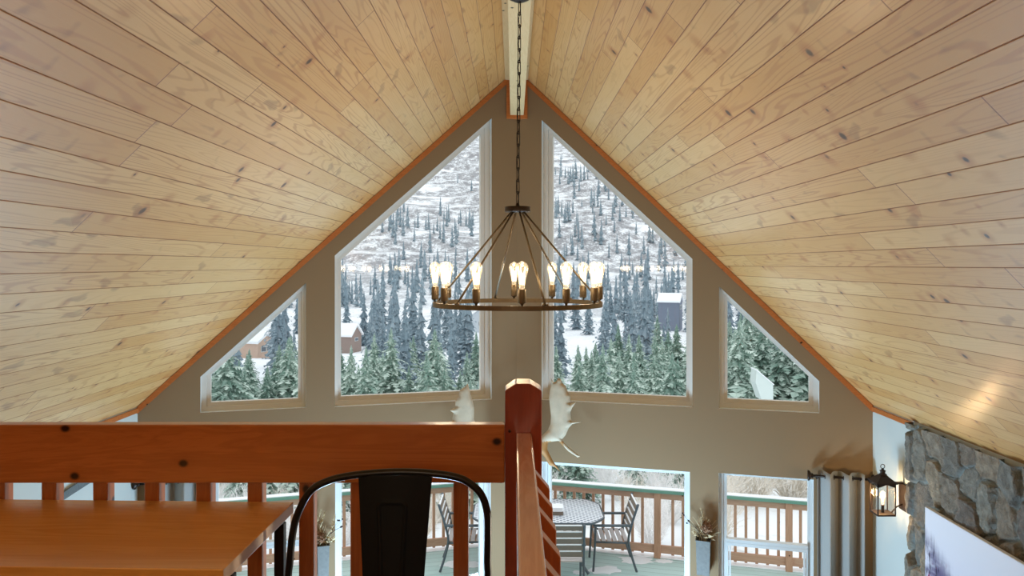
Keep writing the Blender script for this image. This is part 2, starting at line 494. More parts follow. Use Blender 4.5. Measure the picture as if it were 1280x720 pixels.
def rect_hole(u0, u1, ztop, zbot):
    t0 = on_wall(u0, 500)[0]; t1 = on_wall(u1, 500)[0]
    return [(t0, ztop), (t1, ztop), (t1, zbot), (t0, zbot)]

ztop_big = on_wall(688, 577.6)[1]
ztop_small = on_wall(930, 593.5)[1]
LOW = {  # lower windows: hole, glass
    5: (rect_hole(262, 388, ztop_small, 0.80), rect_hole(272, 379, ztop_small - 0.035, 0.86)),
    6: (rect_hole(419, 613.5, ztop_big, 0.12), rect_hole(428, 602, ztop_big - 0.045, 0.20)),
    7: (rect_hole(677, 862.3, ztop_big, 0.12), rect_hole(686, 854.6, ztop_big - 0.045, 0.20)),
    8: (rect_hole(898.3, 1017, ztop_small, 0.80), rect_hole(908.3, 1010.4, ztop_small - 0.035, 0.86)),
}
HOLES = {}
GLASS = {}
for k, (h, g) in WINDOWS.items():
    H = hole_tz(h); G = hole_tz(g)
    # square up: true verticals and level sills in the wall plane
    def sq(Q):
        if k in (1, 2):   # order: left-top, right-top, right-bot, left-bot
            zb = (Q[2][1] + Q[3][1]) / 2
            return [Q[0], Q[1], (Q[1][0], zb), (Q[0][0], zb)]
        zb = (Q[2][1] + Q[3][1]) / 2
        return [Q[0], Q[1], (Q[1][0], zb), (Q[0][0], zb)]
    HOLES[k] = sq(H); GLASS[k] = sq(G)
for k, (h, g) in LOW.items():
    HOLES[k] = h; GLASS[k] = g

def gable_half(side):
    sgn = -1 if side == 'left' else 1
    xe = XL if side == 'left' else XRW
    te = xe - XR
    outer = [(0, 0), (te, 0), (te, ceil_z(xe)), (0, ZE + C)]
    holes = [HOLES[k] for k in ((1, 2, 5, 6) if side == 'left' else (3, 4, 7, 8))]
    bm = bmesh.new()
    def loop(pts, off):
        vs = [bm.verts.new(wp(t if abs(t) > 1e-9 else sgn * 1e-9, z, off)) for (t, z) in pts]
        es = [bm.edges.new((vs[i], vs[(i + 1) % len(vs)])) for i in range(len(vs))]
        return vs, es
    layers = []
    for off in (0.0, WT):
        E = []; V = []
        for pts in [outer] + holes:
            v, e = loop(pts, off); V.append(v); E += e
        bmesh.ops.triangle_fill(bm, use_beauty=True, use_dissolve=False, edges=E)
        layers.append(V)
    nf = len(bm.faces)
    for li, (a, b_) in enumerate(zip(*layers)):
        n = len(a)
        for i in range(n):
            j = (i + 1) % n
            f = bm.faces.new((a[i], a[j], b_[j], b_[i]))
            f.material_index = 0 if li == 0 else 1
    bmesh.ops.recalc_face_normals(bm, faces=bm.faces)
    me = bpy.data.meshes.new('wall_front'); bm.to_mesh(me); bm.free()
    me.materials.append(M['wall']); me.materials.append(M['reveal'])
    o = bpy.data.objects.new('wall_front', me); COL.objects.link(o)
    struct(o)
gable_half('left'); gable_half('right')

YB = -4.0
def simple_wall(name, lo, hi, mat):
    return struct(MB().box(lo, hi).build(name, mat))
simple_wall('wall_left', (XL - 0.15, YB, 0), (XL, wall_y(XL) + 0.02, ceil_z(XL) + 0.0), M['wall_side'])
simple_wall('wall_right', (XRW, YB, 0), (XRW + 0.15, wall_y(XRW) + 0.02, ceil_z(XRW) + 0.0), M['wall_side'])
mb = MB()
mb.prism([(XL, YB, 0), (XRW, YB, 0), (XRW, YB, ceil_z(XRW)), (XR, YB, ZE + C), (XL, YB, ceil_z(XL))], (0, -0.15, 0))
struct(mb.build('wall_back', M['wall']))

# main floor + loft floor
struct(MB().prism([(XL-.1, YB, 0), (XRW+.1, YB, 0), (XRW+.1, wall_y(XRW), 0), (XR, D0, 0), (XL-.1, wall_y(XL), 0)], (0, 0, -0.2)).build('floor', M['floor']))
struct(MB().prism([(XL, YB, LOFT), (XRW, YB, LOFT), (XRW, -0.9, LOFT), (0.10, -0.9, LOFT), (0.10, 2.03, LOFT), (XL, 2.03, LOFT)], (0, 0, -0.26)).build('floor_loft', M['floor']))

# plank ceiling, one mesh with grooves modelled and uv in plank units
def ceiling():
    bm = bmesh.new(); uvl = bm.loops.layers.uv.new('planks')
    for side, m_, sp, ph, xe in (('l', ML, 0.0915, 1.339 + 0.03, XL - 0.35), ('r', MR, 0.0885, 1.373 - 0.03, XRW + 0.35)):
        sg = -1 if side == 'l' else 1
        n0 = ph / sp
        start = ph - math.floor(n0) * sp     # first line after the ridge
        length = abs(xe - XR)
        xs = [0.0]
        a = start
        while a < length: xs.append(a); a += sp
        xs.append(length)
        sl = math.sqrt(1 + m_ * m_)
        g = 0.0022
        nrm = Vector((sg * m_, 0, 1)) / sl    # outward up
        for i in range(len(xs) - 1):
            a0, a1 = xs[i], xs[i + 1]
            idx = round((a0 - start) / sp) + (1 if i > 0 else 0) + (0 if side == 'l' else 200) + 3
            pr = [(a0, 0.003), (a0 + g, 0.0), (a1 - g, 0.0), (a1, 0.003)]
            ring = []
            for (aa, up) in pr:
                x = XR + sg * aa
                z = ZE + C - m_ * aa
                p = Vector((x, 0, z)) + nrm * up
                fr = (aa - a0) / sp if i > 0 else 1 - (a1 - aa) / sp
                ring.append((p, idx + min(0.9999, max(0.0001, fr)), aa))
            for q in range(3):
                (p0, w0, q0), (p1, w1, q1) = ring[q], ring[q + 1]
                def yend(aa): return D0 - S * aa + 0.45
                vs = [bm.verts.new((p0.x, YB - 0.1, p0.z)), bm.verts.new((p1.x, YB - 0.1, p1.z)),
                      bm.verts.new((p1.x, yend(q1), p1.z)), bm.verts.new((p0.x, yend(q0), p0.z))]
                f = bm.faces.new(vs if side == 'r' else vs[::-1])
                ys = [YB, YB, yend(q1), yend(q0)]; ws = [w0, w1, w1, w0]
                if side == 'l': ys = ys[::-1]; ws = ws[::-1]
                for l, yy, ww in zip(f.loops, ys, ws): l[uvl].uv = (yy, ww)
    bmesh.ops.remove_doubles(bm, verts=bm.verts, dist=1e-5)
    me = bpy.data.meshes.new('ceiling'); bm.to_mesh(me); bm.free()
    me.materials.append(M['pine'])
    o = bpy.data.objects.new('ceiling', me); COL.objects.link(o); struct(o)
ceiling()
# roof deck above the planks (keeps daylight out of the seams)
mb = MB()
for sg, m_, xe in ((-1, ML, XL - 0.35), (1, MR, XRW + 0.35)):
    a = abs(xe - XR)
    q = lambda aa, y, up: (XR + sg * aa, y, ZE + C - m_ * aa + up)
    mb.hexa([q(0, YB-.15, .02), q(a, YB-.15, .02), q(a, D0 - S*a + .45, .02), q(0, D0 + .45, .02)],
            [q(0, YB-.15, .25), q(a, YB-.15, .25), q(a, D0 - S*a + .45, .25), q(0, D0 + .45, .25)])
struct(mb.build('roof', M['snow']))

# ridge beam with flat cover board, trims
BX = 0.034
struct(MB().box((BX - 0.068, YB, ZE + 1.507), (BX + 0.068, D0 - 0.02, ZE + 1.9)).build('ridge_beam', M['beam'], bevel=0.004))
struct(MB().box((XR - 0.115, YB, ZE + 1.86), (XR + 0.115, D0 - 0.03, ZE + 1.885)).build('trim_1', M['beam']))
def beam_trim():
    w, t_ = 0.105, 0.035
    zb = ZE + 1.507
    mb = MB()
    y1, y0 = D0 + 0.02, D0 - 0.05
    mb.box((BX - w, y0, zb - t_), (BX + w, y1, zb))
    mb.box((BX - w, y0, zb), (BX - w + t_, y1, ZE + 1.87)); mb.box((BX + w - t_, y0, zb), (BX + w, y1, ZE + 1.87))
    struct(mb.build('trim_2', M['trim']))
beam_trim()
def rake_trim(n, sg, m_, xe):
    a0, a1 = 0.10, abs(xe - XR)
    hgt = 0.062
    mb = MB()
    def q(aa, dz, off): return wp(sg * aa, ZE + C - m_ * aa + dz, off)
    mb.hexa([q(a0, 0, 0.002), q(a1, 0, 0.002), q(a1, -hgt, 0.002), q(a0, -hgt, 0.002)],
            [q(a0, 0, -0.022), q(a1, 0, -0.022), q(a1, -hgt, -0.022), q(a0, -hgt, -0.022)])
    struct(mb.build('trim_%d' % n, M['trim']))
rake_trim(3, -1, ML, XL); rake_trim(4, 1, MR, XRW)
struct(MB().box((XL - .01, YB, ceil_z(XL) - .05), (XL + .018, wall_y(XL), ceil_z(XL) - .012)).build('trim_5', M['trim']))
struct(MB().box((XRW - .018, 6.45, ceil_z(XRW) - .05), (XRW + .01, wall_y(XRW), ceil_z(XRW) - .012)).build('trim_6', M['trim']))

# windows
def ring_mb(mb, outer, inner, o0, o1, mi=0):
    n = len(outer)
    A = [wp(t, z, o0) for t, z in outer]; B = [wp(t, z, o0) for t, z in inner]
    A2 = [wp(t, z, o1) for t, z in outer]; B2 = [wp(t, z, o1) for t, z in inner]
    for i in range(n):
        j = (i + 1) % n
        mb.add([A[i], A[j], B[j], B[i], A2[i], A2[j], B2[j], B2[i]],
               [(0,1,2,3), (7,6,5,4), (0,4,5,1), (3,2,6,7)], mi)
def inset_poly(Q, f):
    c = (sum(q[0] for q in Q) / len(Q), sum(q[1] for q in Q) / len(Q))
    return [(c[0] + (q[0] - c[0]) * f, c[1] + (q[1] - c[1]) * f) for q in Q]
WL = {1: 'small trapezoid window high at the left end of the gable wall', 2: 'tall sloped window left of the chandelier',
      3: 'tall sloped window right of the chandelier', 4: 'small trapezoid window high at the right end of the gable wall',
      5: 'lower window behind the loft balusters beside the left curtain', 6: 'large lower window seen behind the black chair',
      7: 'large lower window looking onto the patio table', 8: 'double hung window beside the right curtain'}
for k in range(1, 9):
    H, G = HOLES[k], GLASS[k]
    cx = sum(t for t, z in H) / 4; zb = min(z for t, z in H)
    root = bpy.data.objects.new('window_%d' % k, None); COL.objects.link(root)
    root.location = wp(cx, zb); struct(root, WL[k], 'window')
    inv = Matrix.Translation(-root.location)
    mat = M['vinyl'] if k <= 4 else M['white_vinyl']
    # outer frame then a stepped bead next to the glass
    mid = [((h[0]*0.45 + g[0]*0.55), (h[1]*0.45 + g[1]*0.55)) for h, g in zip(H, G)]
    mb = MB(); ring_mb(mb, H, mid, 0.065, 0.14); ring_mb(mb, mid, G, 0.08, 0.14)
    mb.xf(inv).build('window_frame', mat, root, bevel=0.002)
    mb = MB(); mb.add([wp(t, z, 0.11) for t, z in G], [(0, 1, 2, 3)])
    mb.xf(inv).build('glass_pane', M['glass'], root)
    if k in (5, 8):   # meeting rail of the two sashes
        zr = 1.395
        t0, t1 = G[0][0] - 0.0, G[1][0] + 0.0
        mb = MB(); ring_mb(mb, [(t0, zr + .03), (t1, zr + .03), (t1, zr - .03), (t0, zr - .03)], [(t0, zr + .001), (t1, zr + .001), (t1, zr - .001), (t0, zr - .001)], 0.05, 0.12)
        mb.xf(inv).build('meeting_rail', mat, root, bevel=0.002)
        mb = MB(); 
        for ts in (t0, t1):
            e = 0.035 if ts == t0 else -0.035
            ring_mb(mb, [(ts, zr - .03), (ts + e, zr - .03), (ts + e, G[2][1]), (ts, G[2][1])], [(ts + e*.4, zr - .03), (ts + e*.6, zr - .03), (ts + e*.6, G[2][1]), (ts + e*.4, G[2][1])], 0.055, 0.12)
        mb.xf(inv).build('sash_stile', mat, root)

# ------------------------------------------------------------------ loft railing
YR = 1.93
def box_part(name, lo, hi, mat, root, bevel=0.003):
    """part box whose origin sits at its own base so grain runs in local space"""
    c = Vector(((lo[0]+hi[0])/2, (lo[1]+hi[1])/2, lo[2]))
    o = MB().box(Vector(lo) - c, Vector(hi) - c).build(name, mat, root, bevel=bevel)
    o.location = c - root.location
    return o
ztop = ZE - 0.386
rail = thing('loft_railing', 'orange stained wooden guard rail across the loft edge behind table and chair', 'railing', (-1.65, YR + .05, LOFT))
box_part('rail_board', (XL, YR, ztop - 0.141), (-0.0215, YR + .038, ztop), M['board'], rail)
yb = YR + .039
def baluster_mesh(w, h, cut):
    """square baluster, top cut at 45 degrees falling to +x"""
    mb = MB()
    a = [(-w/2, -w/2, 0), (w/2, -w/2, 0), (w/2, w/2, 0), (-w/2, w/2, 0)]
    b_ = [(-w/2, -w/2, h), (w/2, -w/2, h - cut), (w/2, w/2, h - cut), (-w/2, w/2, h)]
    mb.hexa(a, b_)
    return mb.mesh('baluster', M['baluster'])
bal_me = baluster_mesh(0.0365, ztop - 0.02 - (LOFT - 0.2), 0.0)
x = (51.4 - U0) / F * yb + 0.0183
xs = []
xx = x
while xx < -0.06: xs.append(xx); xx += 0.1268
xx = x - 0.1268
while xx > XL + 0.05: xs.append(xx); xx -= 0.1268
for xx in sorted(xs):
    o = bpy.data.objects.new('baluster', bal_me); COL.objects.link(o); o.parent = rail
    o.location = Vector((xx, yb + .0183, LOFT - 0.2)) - rail.location
    md = o.modifiers.new('edge', 'BEVEL'); md.width = 0.002; md.segments = 1
# newel post
pc = 0.0235
post = thing('newel_post', 'dark red wooden newel post with clipped top at the railing corner', 'post', (pc, YR + .0445, LOFT))
pz = ZE - 0.287 - LOFT
w = 0.0445
mb = MB().prism([(-w, -w, 0), (w, -w, 0), (w, -w, pz - .017), (.017, -w, pz), (-.019, -w, pz), (-w, -w, pz - .017)], (0, 2*w, 0))
mb.build('post_shaft', M['post'], post, bevel=0.003)
mb = MB().lathe([(.0035, 0), (.0035, .004), (.002, .006), (0.0001, .006)], (0, 0, 0), 10)
sc = mb.xf(Matrix.Translation((-0.033, -w, ztop - LOFT - 0.015)) @ Matrix.Rotation(R(90), 4, 'X')).build('screw_head', M['dark_bronze'], post)
# side rail running back towards the camera along the stair opening
side = thing('stair_railing', 'narrow varnished rail with slant-topped balusters running from the newel post', 'railing', (0.025, 0.5, LOFT))
zs = ZE - 0.405
box_part('rail_board', (0.006, -0.9, zs - 0.141), (0.0435, YR - 0.001, zs), M['siderail'], side, 0.004)
sb_me = baluster_mesh(0.038, ZE - 0.468 - (LOFT - 0.2), 0.045)
d = 1.839
while d > -0.85:
    o = bpy.data.objects.new('baluster', sb_me); COL.objects.link(o); o.parent = side
    o.location = Vector((0.0445 + .019, d, LOFT - 0.2)) - side.location
    md = o.modifiers.new('edge', 'BEVEL'); md.width = 0.0015; md.segments = 1
    d -= 0.14

# ------------------------------------------------------------------ table
tz = 0.0
tbl = thing('desk_table', 'glossy orange wooden desk with black metal legs against the loft railing', 'table', (-1.10, 1.69, LOFT), R(-1.9))
th = ZE - 0.557 - LOFT
def local_rect():
    # right edge at x=+0.58, depth +-0.21
    return (-0.62, -0.208), (0.577, 0.208)
lo, hi = local_rect()
o = MB().box((lo[0], lo[1], -0.0125), (hi[0], hi[1], 0.0125)).build('table_top', M['table'], tbl, bevel=0.002); o.location = (0, 0, th - 0.0125)
o.data.materials.append(M['table_edge']); [setattr(p, 'material_index', 1) for p in o.data.polygons if abs(p.normal.z) < .5 and p.normal.x > .5]
for sx in (-1, 1):
    for sy in (-1, 1):
        px = hi[0] - 0.013 if sx > 0 else lo[0] + 0.013
        py = sy * 0.15
        lg = MB().box((px - .011, py - .011, 0), (px + .011, py + .011, th - .03)).build('leg', M['black'], tbl, bevel=0.002)
mb = MB()
for sx in (-1, 1):
    px = hi[0] - 0.11 if sx > 0 else lo[0] + 0.11
    mb.box((px - .011, -.139, th - .052), (px + .011, .139, th - .026))
for sy in (-1, 1):
    mb.box((lo[0] + .024, sy*.15 - .009, th - .04), (hi[0] - .024, sy*.15 + .009, th - .0255))
mb.build('apron_frame', M['black'], tbl)

# ------------------------------------------------------------------ black metal chair (faces the camera, back to the railing)
def arc_pts(pts, n=6):
    """Catmull-Rom through points"""
    pts = [Vector(p) for p in pts]; out = []
    for i in range(len(pts) - 1):
        p0 = pts[max(i-1, 0)]; p1 = pts[i]; p2 = pts[i+1]; p3 = pts[min(i+2, len(pts)-1)]
        for k in range(n):
            t = k / n
            out.append(0.5 * ((2*p1) + (-p0+p2)*t + (2*p0-5*p1+4*p2-p3)*t*t + (-p0+3*p1-3*p2+p3)*t**3))
    out.append(pts[-1]); return out
YC = 1.70
cxm = (486.5 - U0) / F * YC
chair = thing('metal_chair', 'black metal cafe chair with tall hoop back and embossed splat beside the desk', 'chair', (cxm, YC - 0.18, LOFT))
def cp(u, v, y=YC, lean=True):
    """chair hoop point measured at the back plane -> local"""
    p = P(u, v, y)
    return p - chair.location
tr = 0.0078
outl = [(360.5, 735), (362.5, 700), (366, 666), (373, 640), (388, 614), (408, 602), (430, 596), (455, 592.5), (493, 590), (532, 591), (569, 596), (587, 604), (601.5, 618), (609, 640), (610, 666), (609.5, 700), (609, 735)]
seat_z = 0.455
hoop = [cp(u, v) for u, v in outl]
# continue the hoop down to the seat back corners with a slight lean
lo_l = Vector((hoop[0].x + 0.005, hoop[0].y, hoop[0].z)); 
hoop = [Vector((hoop[0].x + 0.02, hoop[0].y - 0.03, seat_z))] + hoop + [Vector((hoop[-1].x - 0.02, hoop[-1].y - 0.03, seat_z))]
MB().tube(arc_pts(hoop, 6), tr, 12).build('back_frame', M['black'], chair)
# splat: curved sheet with a raised emboss
def splat():
    nu, nv = 110, 170
    top_l, top_r, bot_l, bot_r = 448.5, 540, 455, 527
    z_t = cp(0, 592.5).z; z_b = seat_z + 0.005
    mb = MB(); vs = []
    for j in range(nv + 1):
        fz = j / nv
        z = z_t + (z_b - z_t) * fz
        vpx = V0 - (z + LOFT - ZE) / YC * F
        ff = min(1.6, max(0, (vpx - 597) / (720 - 597)))
        xl = cp(top_l + (bot_l + 0.5 - top_l) * ff, 0).x; xr_ = cp(top_r + (bot_r + 4 - top_r) * ff, 0).x
        for i in range(nu + 1):
            fx = i / nu
            xx = xl + (xr_ - xl) * fx
            cur = -0.012 * math.sin(math.pi * fx) - 0.03 * fz * (1 if fz > 0.0 else 0)
            # emboss distance to rounded U outline
            q = abs((fx - 0.475)); hw = 0.20 - 0.035 * ff
            inside_top = vpx - 625
            dx_ = abs(q - hw) * (xr_ - xl)
            dy_ = abs(inside_top) * YC / F
            rr = 0.012
            # rounded rectangle sdf
            sx_ = q * (xr_ - xl) - hw * (xr_ - xl) + rr; sy_ = (-inside_top) * YC / F + rr
            sd = math.hypot(max(sx_, 0), max(sy_, 0)) + min(max(sx_, sy_), 0) - rr
            ridge = 0.004 * math.exp(-(sd / 0.003) ** 2)
            vs.append((xx, hoop[1].y + cur - ridge + 0.0, z))
    fs = []
    for j in range(nv):
        for i in range(nu):
            a = j * (nu + 1) + i
            fs.append((a, a + 1, a + nu + 2, a + nu + 1))
    mb.add(vs, fs, 0, True)
    o = mb.build('backrest', M['black_matte'], chair)
    md = o.modifiers.new('thick', 'SOLIDIFY'); md.thickness = 0.0015
splat()
# seat: rounded sheet with rolled rim
sw, sd_ = 0.18, 0.18
def rrect(hx, hy, r, z, n=6):
    pts = []
    for (cx_, cy_, a0) in ((hx-r, hy-r, 0), (-hx+r, hy-r, 90), (-hx+r, -hy+r, 180), (hx-r, -hy+r, 270)):
        for k in range(n + 1):
            a = R(a0 + 90 * k / n); pts.append((cx_ + r*math.cos(a), cy_ + r*math.sin(a), z))
    return pts
mb = MB().prism(rrect(sw, sd_, 0.05, seat_z - 0.004), (0, 0, 0.006))
mb.tube(rrect(sw, sd_, 0.05, seat_z - 0.006), 0.008, 8, closed=True)
mb.build('seat', M['black_matte'], chair)
for sx in (-1, 1):
    for sy in (-1, 1):
        mb = MB().tube([(sx*0.15, sy*0.15, seat_z - .01), (sx*0.165, sy*0.168, seat_z - .10), (sx*0.205, sy*0.205, 0.004)], [.016, .016, .012], 10)
        mb.lathe([(.014, 0), (.014, .012), (.012, .014)], (sx*.205, sy*.205, 0), 10)
        mb.build('leg', M['black'], chair)
mb = MB()
mb.tube([(-.178, -.178, .24), (.178, .178, .24)], .006, 8); mb.tube([(-.178, .178, .24), (.178, -.178, .24)], .006, 8)
mb.build('stretcher', M['black'], chair)

# ------------------------------------------------------------------ chandelier
CX, CY = 0.0225, 4.5
ch = thing('chandelier', 'round bronze wagon wheel chandelier with glowing bulbs hanging from the ridge beam', 'chandelier', (CX, CY, ZE - 0.208))
def circ(r, z, n=64): return [(r*math.cos(2*math.pi*k/n), r*math.sin(2*math.pi*k/n), z) for k in range(n)]
mb = MB(); n = 72
ro, ri, zt, zb_ = 0.476, 0.456, 0.0, -0.025
rings = [circ(ro, zt, n), circ(ro, zb_, n), circ(ri, zb_, n), circ(ri, zt, n)]
for a in range(4):
    A, B = rings[a], rings[(a + 1) % 4]
    mb.add(A + B, [(k, (k+1) % n, n + (k+1) % n, n + k) for k in range(n)], 0, False)
bmr = mb.build('ring', M['bronze'], ch)
hz = 0.327 + 0.208
mb = MB().lathe([(0.0001, -0.032), (.03, -0.032), (.03, -.030), (.070, -.030), (.072, -.028), (.072, -.002), (.070, 0), (.012, 0), (.010, .018), (0.0001, .018)], (0, 0, hz), 32)
mb.build('hub', M['dark_bronze'], ch)
def pol(r, deg, z): a = R(deg); return Vector((r * math.sin(a), -r * math.cos(a), z))
for k in range(6):
    a = 17.2 + 60 * k
    mb = MB().tube([pol(.034, a, hz - .028), pol(.466, a, 0.002)], .006, 8)
    for da in (-1.4, 1.4):
        p = pol(.466, a + da, 0.004); mb.sphere(p, .006, 8, 5)
    mb.build('rod', M['bronze'], ch)
sock = MB().lathe([(.006, 0), (.008, .010), (.013, .010), (.013, .014), (.0195, .014), (.0205, .018), (.0205, .082), (.019, .086), (.015, .086), (.015, .08)], (0,0,0), 18).mesh('socket', M['bronze'])
bulb = MB().lathe([(.012, .082), (.0135, .092), (.017, .118), (.0235, .150), (.0295, .172), (.0318, .188), (.0302, .203), (.0225, .216), (.012, .221), (.006, .225), (.0001, .226)], (0,0,0), 18).mesh('bulb_glass', M['bulb_glass'])
fil = MB()
for kk in range(5):
    a0 = 2 * math.pi * kk / 5; a1 = 2 * math.pi * (kk + .5) / 5
    fil.tube([(0.009*math.cos(a0), .009*math.sin(a0), .108), (.020*math.cos(a1), .020*math.sin(a1), .195), (0.009*math.cos(a0 + 1.25), .009*math.sin(a0 + 1.25), .108)], .004, 5)
fil = fil.mesh('filament', M['filament'])
stemm = MB().lathe([(.003, .086), (.004, .10), (.002, .13), (.0001, .19)], (0, 0, 0), 8).mesh('glass_stem', M['bulb_glass'])
for k in range(12):
    p = pol(.462, 2.46 + 30 * k, 0.0)
    sk = bpy.data.objects.new('socket', sock); COL.objects.link(sk); sk.parent = ch; sk.location = p
    bl = bpy.data.objects.new('bulb', bulb); COL.objects.link(bl); bl.parent = ch; bl.location = p
    fi = bpy.data.objects.new('filament', fil); COL.objects.link(fi); fi.parent = bl
    ld = bpy.data.lights.new('bulb_light', 'POINT'); ld.energy = 2.0; ld.color = (1.0, 0.82, 0.58); ld.shadow_soft_size = 0.03
    lo_ = bpy.data.objects.new('bulb_light', ld); COL.objects.link(lo_); lo_.parent = ch; lo_.location = p + Vector((0, 0, .155))
# chain to the beam, links alternate orientation; cord threaded through
z0, z1 = hz + .012, 1.507 + 0.208 - 0.03
nl = 17
pitch = (z1 - z0) / nl
def link_mesh():
    pts = []
    hl, rr = pitch * 0.62, 0.0095
    for k in range(9): a = math.pi * k / 8; pts.append((rr*math.cos(a), 0, hl - rr + rr*math.sin(a)))
    for k in range(9): a = math.pi + math.pi * k / 8; pts.append((rr*math.cos(a), 0, -hl + rr + rr*math.sin(a)))
    return MB().tube(pts, .0026, 6, closed=True).mesh('chain_link', M['dark_bronze'])
lm = link_mesh()
for k in range(nl):
    o = bpy.data.objects.new('chain_link', lm); COL.objects.link(o); o.parent = ch
    f = (k + .5) / nl
    o.location = (0.0115 * f, 0, z0 + pitch * (k + .5)); o.rotation_euler = (0, 0, R(35) if k % 2 else R(125))
MB().tube([(0.0115 * i / 34 + .0045 * math.sin(i * 1.57), 0.003 * math.cos(i * 1.57), z0 + (z1 - z0) * i / 34) for i in range(35)], .0022, 6).build('cord', M['black'], ch)
MB().lathe([(.012, -.03), (.03, -.026), (.058, -.012), (.062, 0)], (0.0115, 0, 1.507 + .208), 24).build('canopy', M['dark_bronze'], ch)

# ------------------------------------------------------------------ moose antlers on the gable wall
def pxo(x, y): return (540 + x / 5.145, 460 + y / 5.145)
YA = 7.62
rack = thing('moose_antlers', 'pale palmate moose antlers mounted on the gable wall behind the newel post', 'antlers', P(650, 568, YA + 0.1))
RA = [(655,560),(690,470),(718,440),(748,410),(765,370),(768,320),(760,250),(755,200),(760,150),(772,105),(765,68),(785,98),(800,92),(812,70),(830,76),(838,100),(862,120),(876,160),(890,182),(890,235),(930,219),(903,262),(893,290),(897,350),(960,352),(905,368),(882,395),(864,440),(838,474),(868,510),(956,578),(940,584),(880,548),(838,505),(818,482),(780,486),(748,492),(744,540),(780,612),(830,684),(792,652),(755,640),(728,590),(705,562),(680,600)]
LA = [(470,500),(440,470),(380,430),(310,420),(290,400),(268,340),(268,262),(260,220),(246,180),(236,130),(228,106),(214,122),(176,150),(168,190),(148,212),(145,262),(110,280),(134,298),(126,352),(80,360),(120,376),(116,420),(60,470),(130,460),(180,480),(230,500),(225,545),(190,600),(250,560),(285,500),(340,490),(410,510),(450,545)]
def antler(outline, name, brown_side):
    poly = [P(*pxo(x, y), YA) - rack.location for x, y in outline]
    # solid: front and back sheets with a dished profile, thicker towards the middle
    n = len(poly)
    cx_ = sum(p.x for p in poly) / n; cz_ = sum(p.z for p in poly) / n
    bm = bmesh.new()
    vs = [bm.verts.new((p.x, 0, p.z)) for p in poly]
    es = [bm.edges.new((vs[i], vs[(i+1) % n])) for i in range(n)]
    bmesh.ops.triangle_fill(bm, use_beauty=True, edges=es)
    bmesh.ops.subdivide_edges(bm, edges=bm.edges[:], cuts=3, use_grid_fill=True)
    bm.verts.ensure_lookup_table()
    segs = [(poly[i], poly[(i+1) % n]) for i in range(n)]
    def edge_d(v):
        best = 9
        for a, b_ in segs:
            ax, az, bx, bz = a.x, a.z, b_.x, b_.z
            dx_, dz_ = bx-ax, bz-az; L2 = dx_*dx_ + dz_*dz_ + 1e-12
            t = max(0, min(1, ((v.co.x-ax)*dx_ + (v.co.z-az)*dz_) / L2))
            best = min(best, math.hypot(v.co.x-ax-t*dx_, v.co.z-az-t*dz_))
        return best
    me = bpy.data.meshes.new(name); info = {}
    base = [(v.co.copy(), edge_d(v)) for v in bm.verts]
    faces = [[v.index for v in f.verts] for f in (bm.verts.index_update() or bm.faces)]
    bm.free()
    mb = MB(); N = len(base)
    fr, bk = [], []
    for co, ed in base:
        dish = -1.1 * ((co.x - (0.28 if brown_side > 0 else -0.55)) ** 2) * 0.5 - 0.10 * max(0, co.z) * 0.6
        t = 0.018 * min(1, ed / 0.035) ** 0.5 + 0.0015
        rip = 0.006 * noise.noise(Vector((co.x * 9, co.z * 5, 1.3)))
        fr.append((co.x, dish - t + rip, co.z)); bk.append((co.x, dish + t + rip, co.z))
    mb.add(fr, [], 0); mb.add(bk, [], 0)
    for f in faces:
        zc = sum(base[i][0].z for i in f) / len(f)
        brown = 1 if zc < 0.13 and sum(abs(base[i][0].x) for i in f) / len(f) < 0.42 else 0
        mb.f.append(list(f)); mb.mi.append(brown); mb.sm.append(True)
        mb.f.append([i + N for i in reversed(f)]); mb.mi.append(brown); mb.sm.append(True)
    # rim between sheets
    cnt = {}
    for f in faces:
        for i in range(len(f)):
            e = (f[i], f[(i+1) % len(f)]); cnt[tuple(sorted(e))] = cnt.get(tuple(sorted(e)), []) + [e]
    for kx, el in cnt.items():
        if len(el) == 1:
            a, b_ = el[0]; mb.f.append([b_, a, a + N, b_ + N]); mb.mi.append(0); mb.sm.append(True)
    return mb.build('antler', [M['antler'], M['antler_brown']], rack)
antler(RA, 'antler', 1); antler(LA, 'antler', -1)
c_ = P(618, 545, YA + .2) - rack.location
MB().prism([(-.16, .04, -.10), (.16, .04, -.10), (.13, .04, .12), (0, .04, .17), (-.13, .04, .12)], (0, .30, 0)).build('mount_plaque', M['plaque'], rack, bevel=0.006)
MB().sphere((-0.0, .03, 0.02), .10, 16, 10, sq=(1.5, .6, .6)).build('skull_plate', M['antler_brown'], rack)

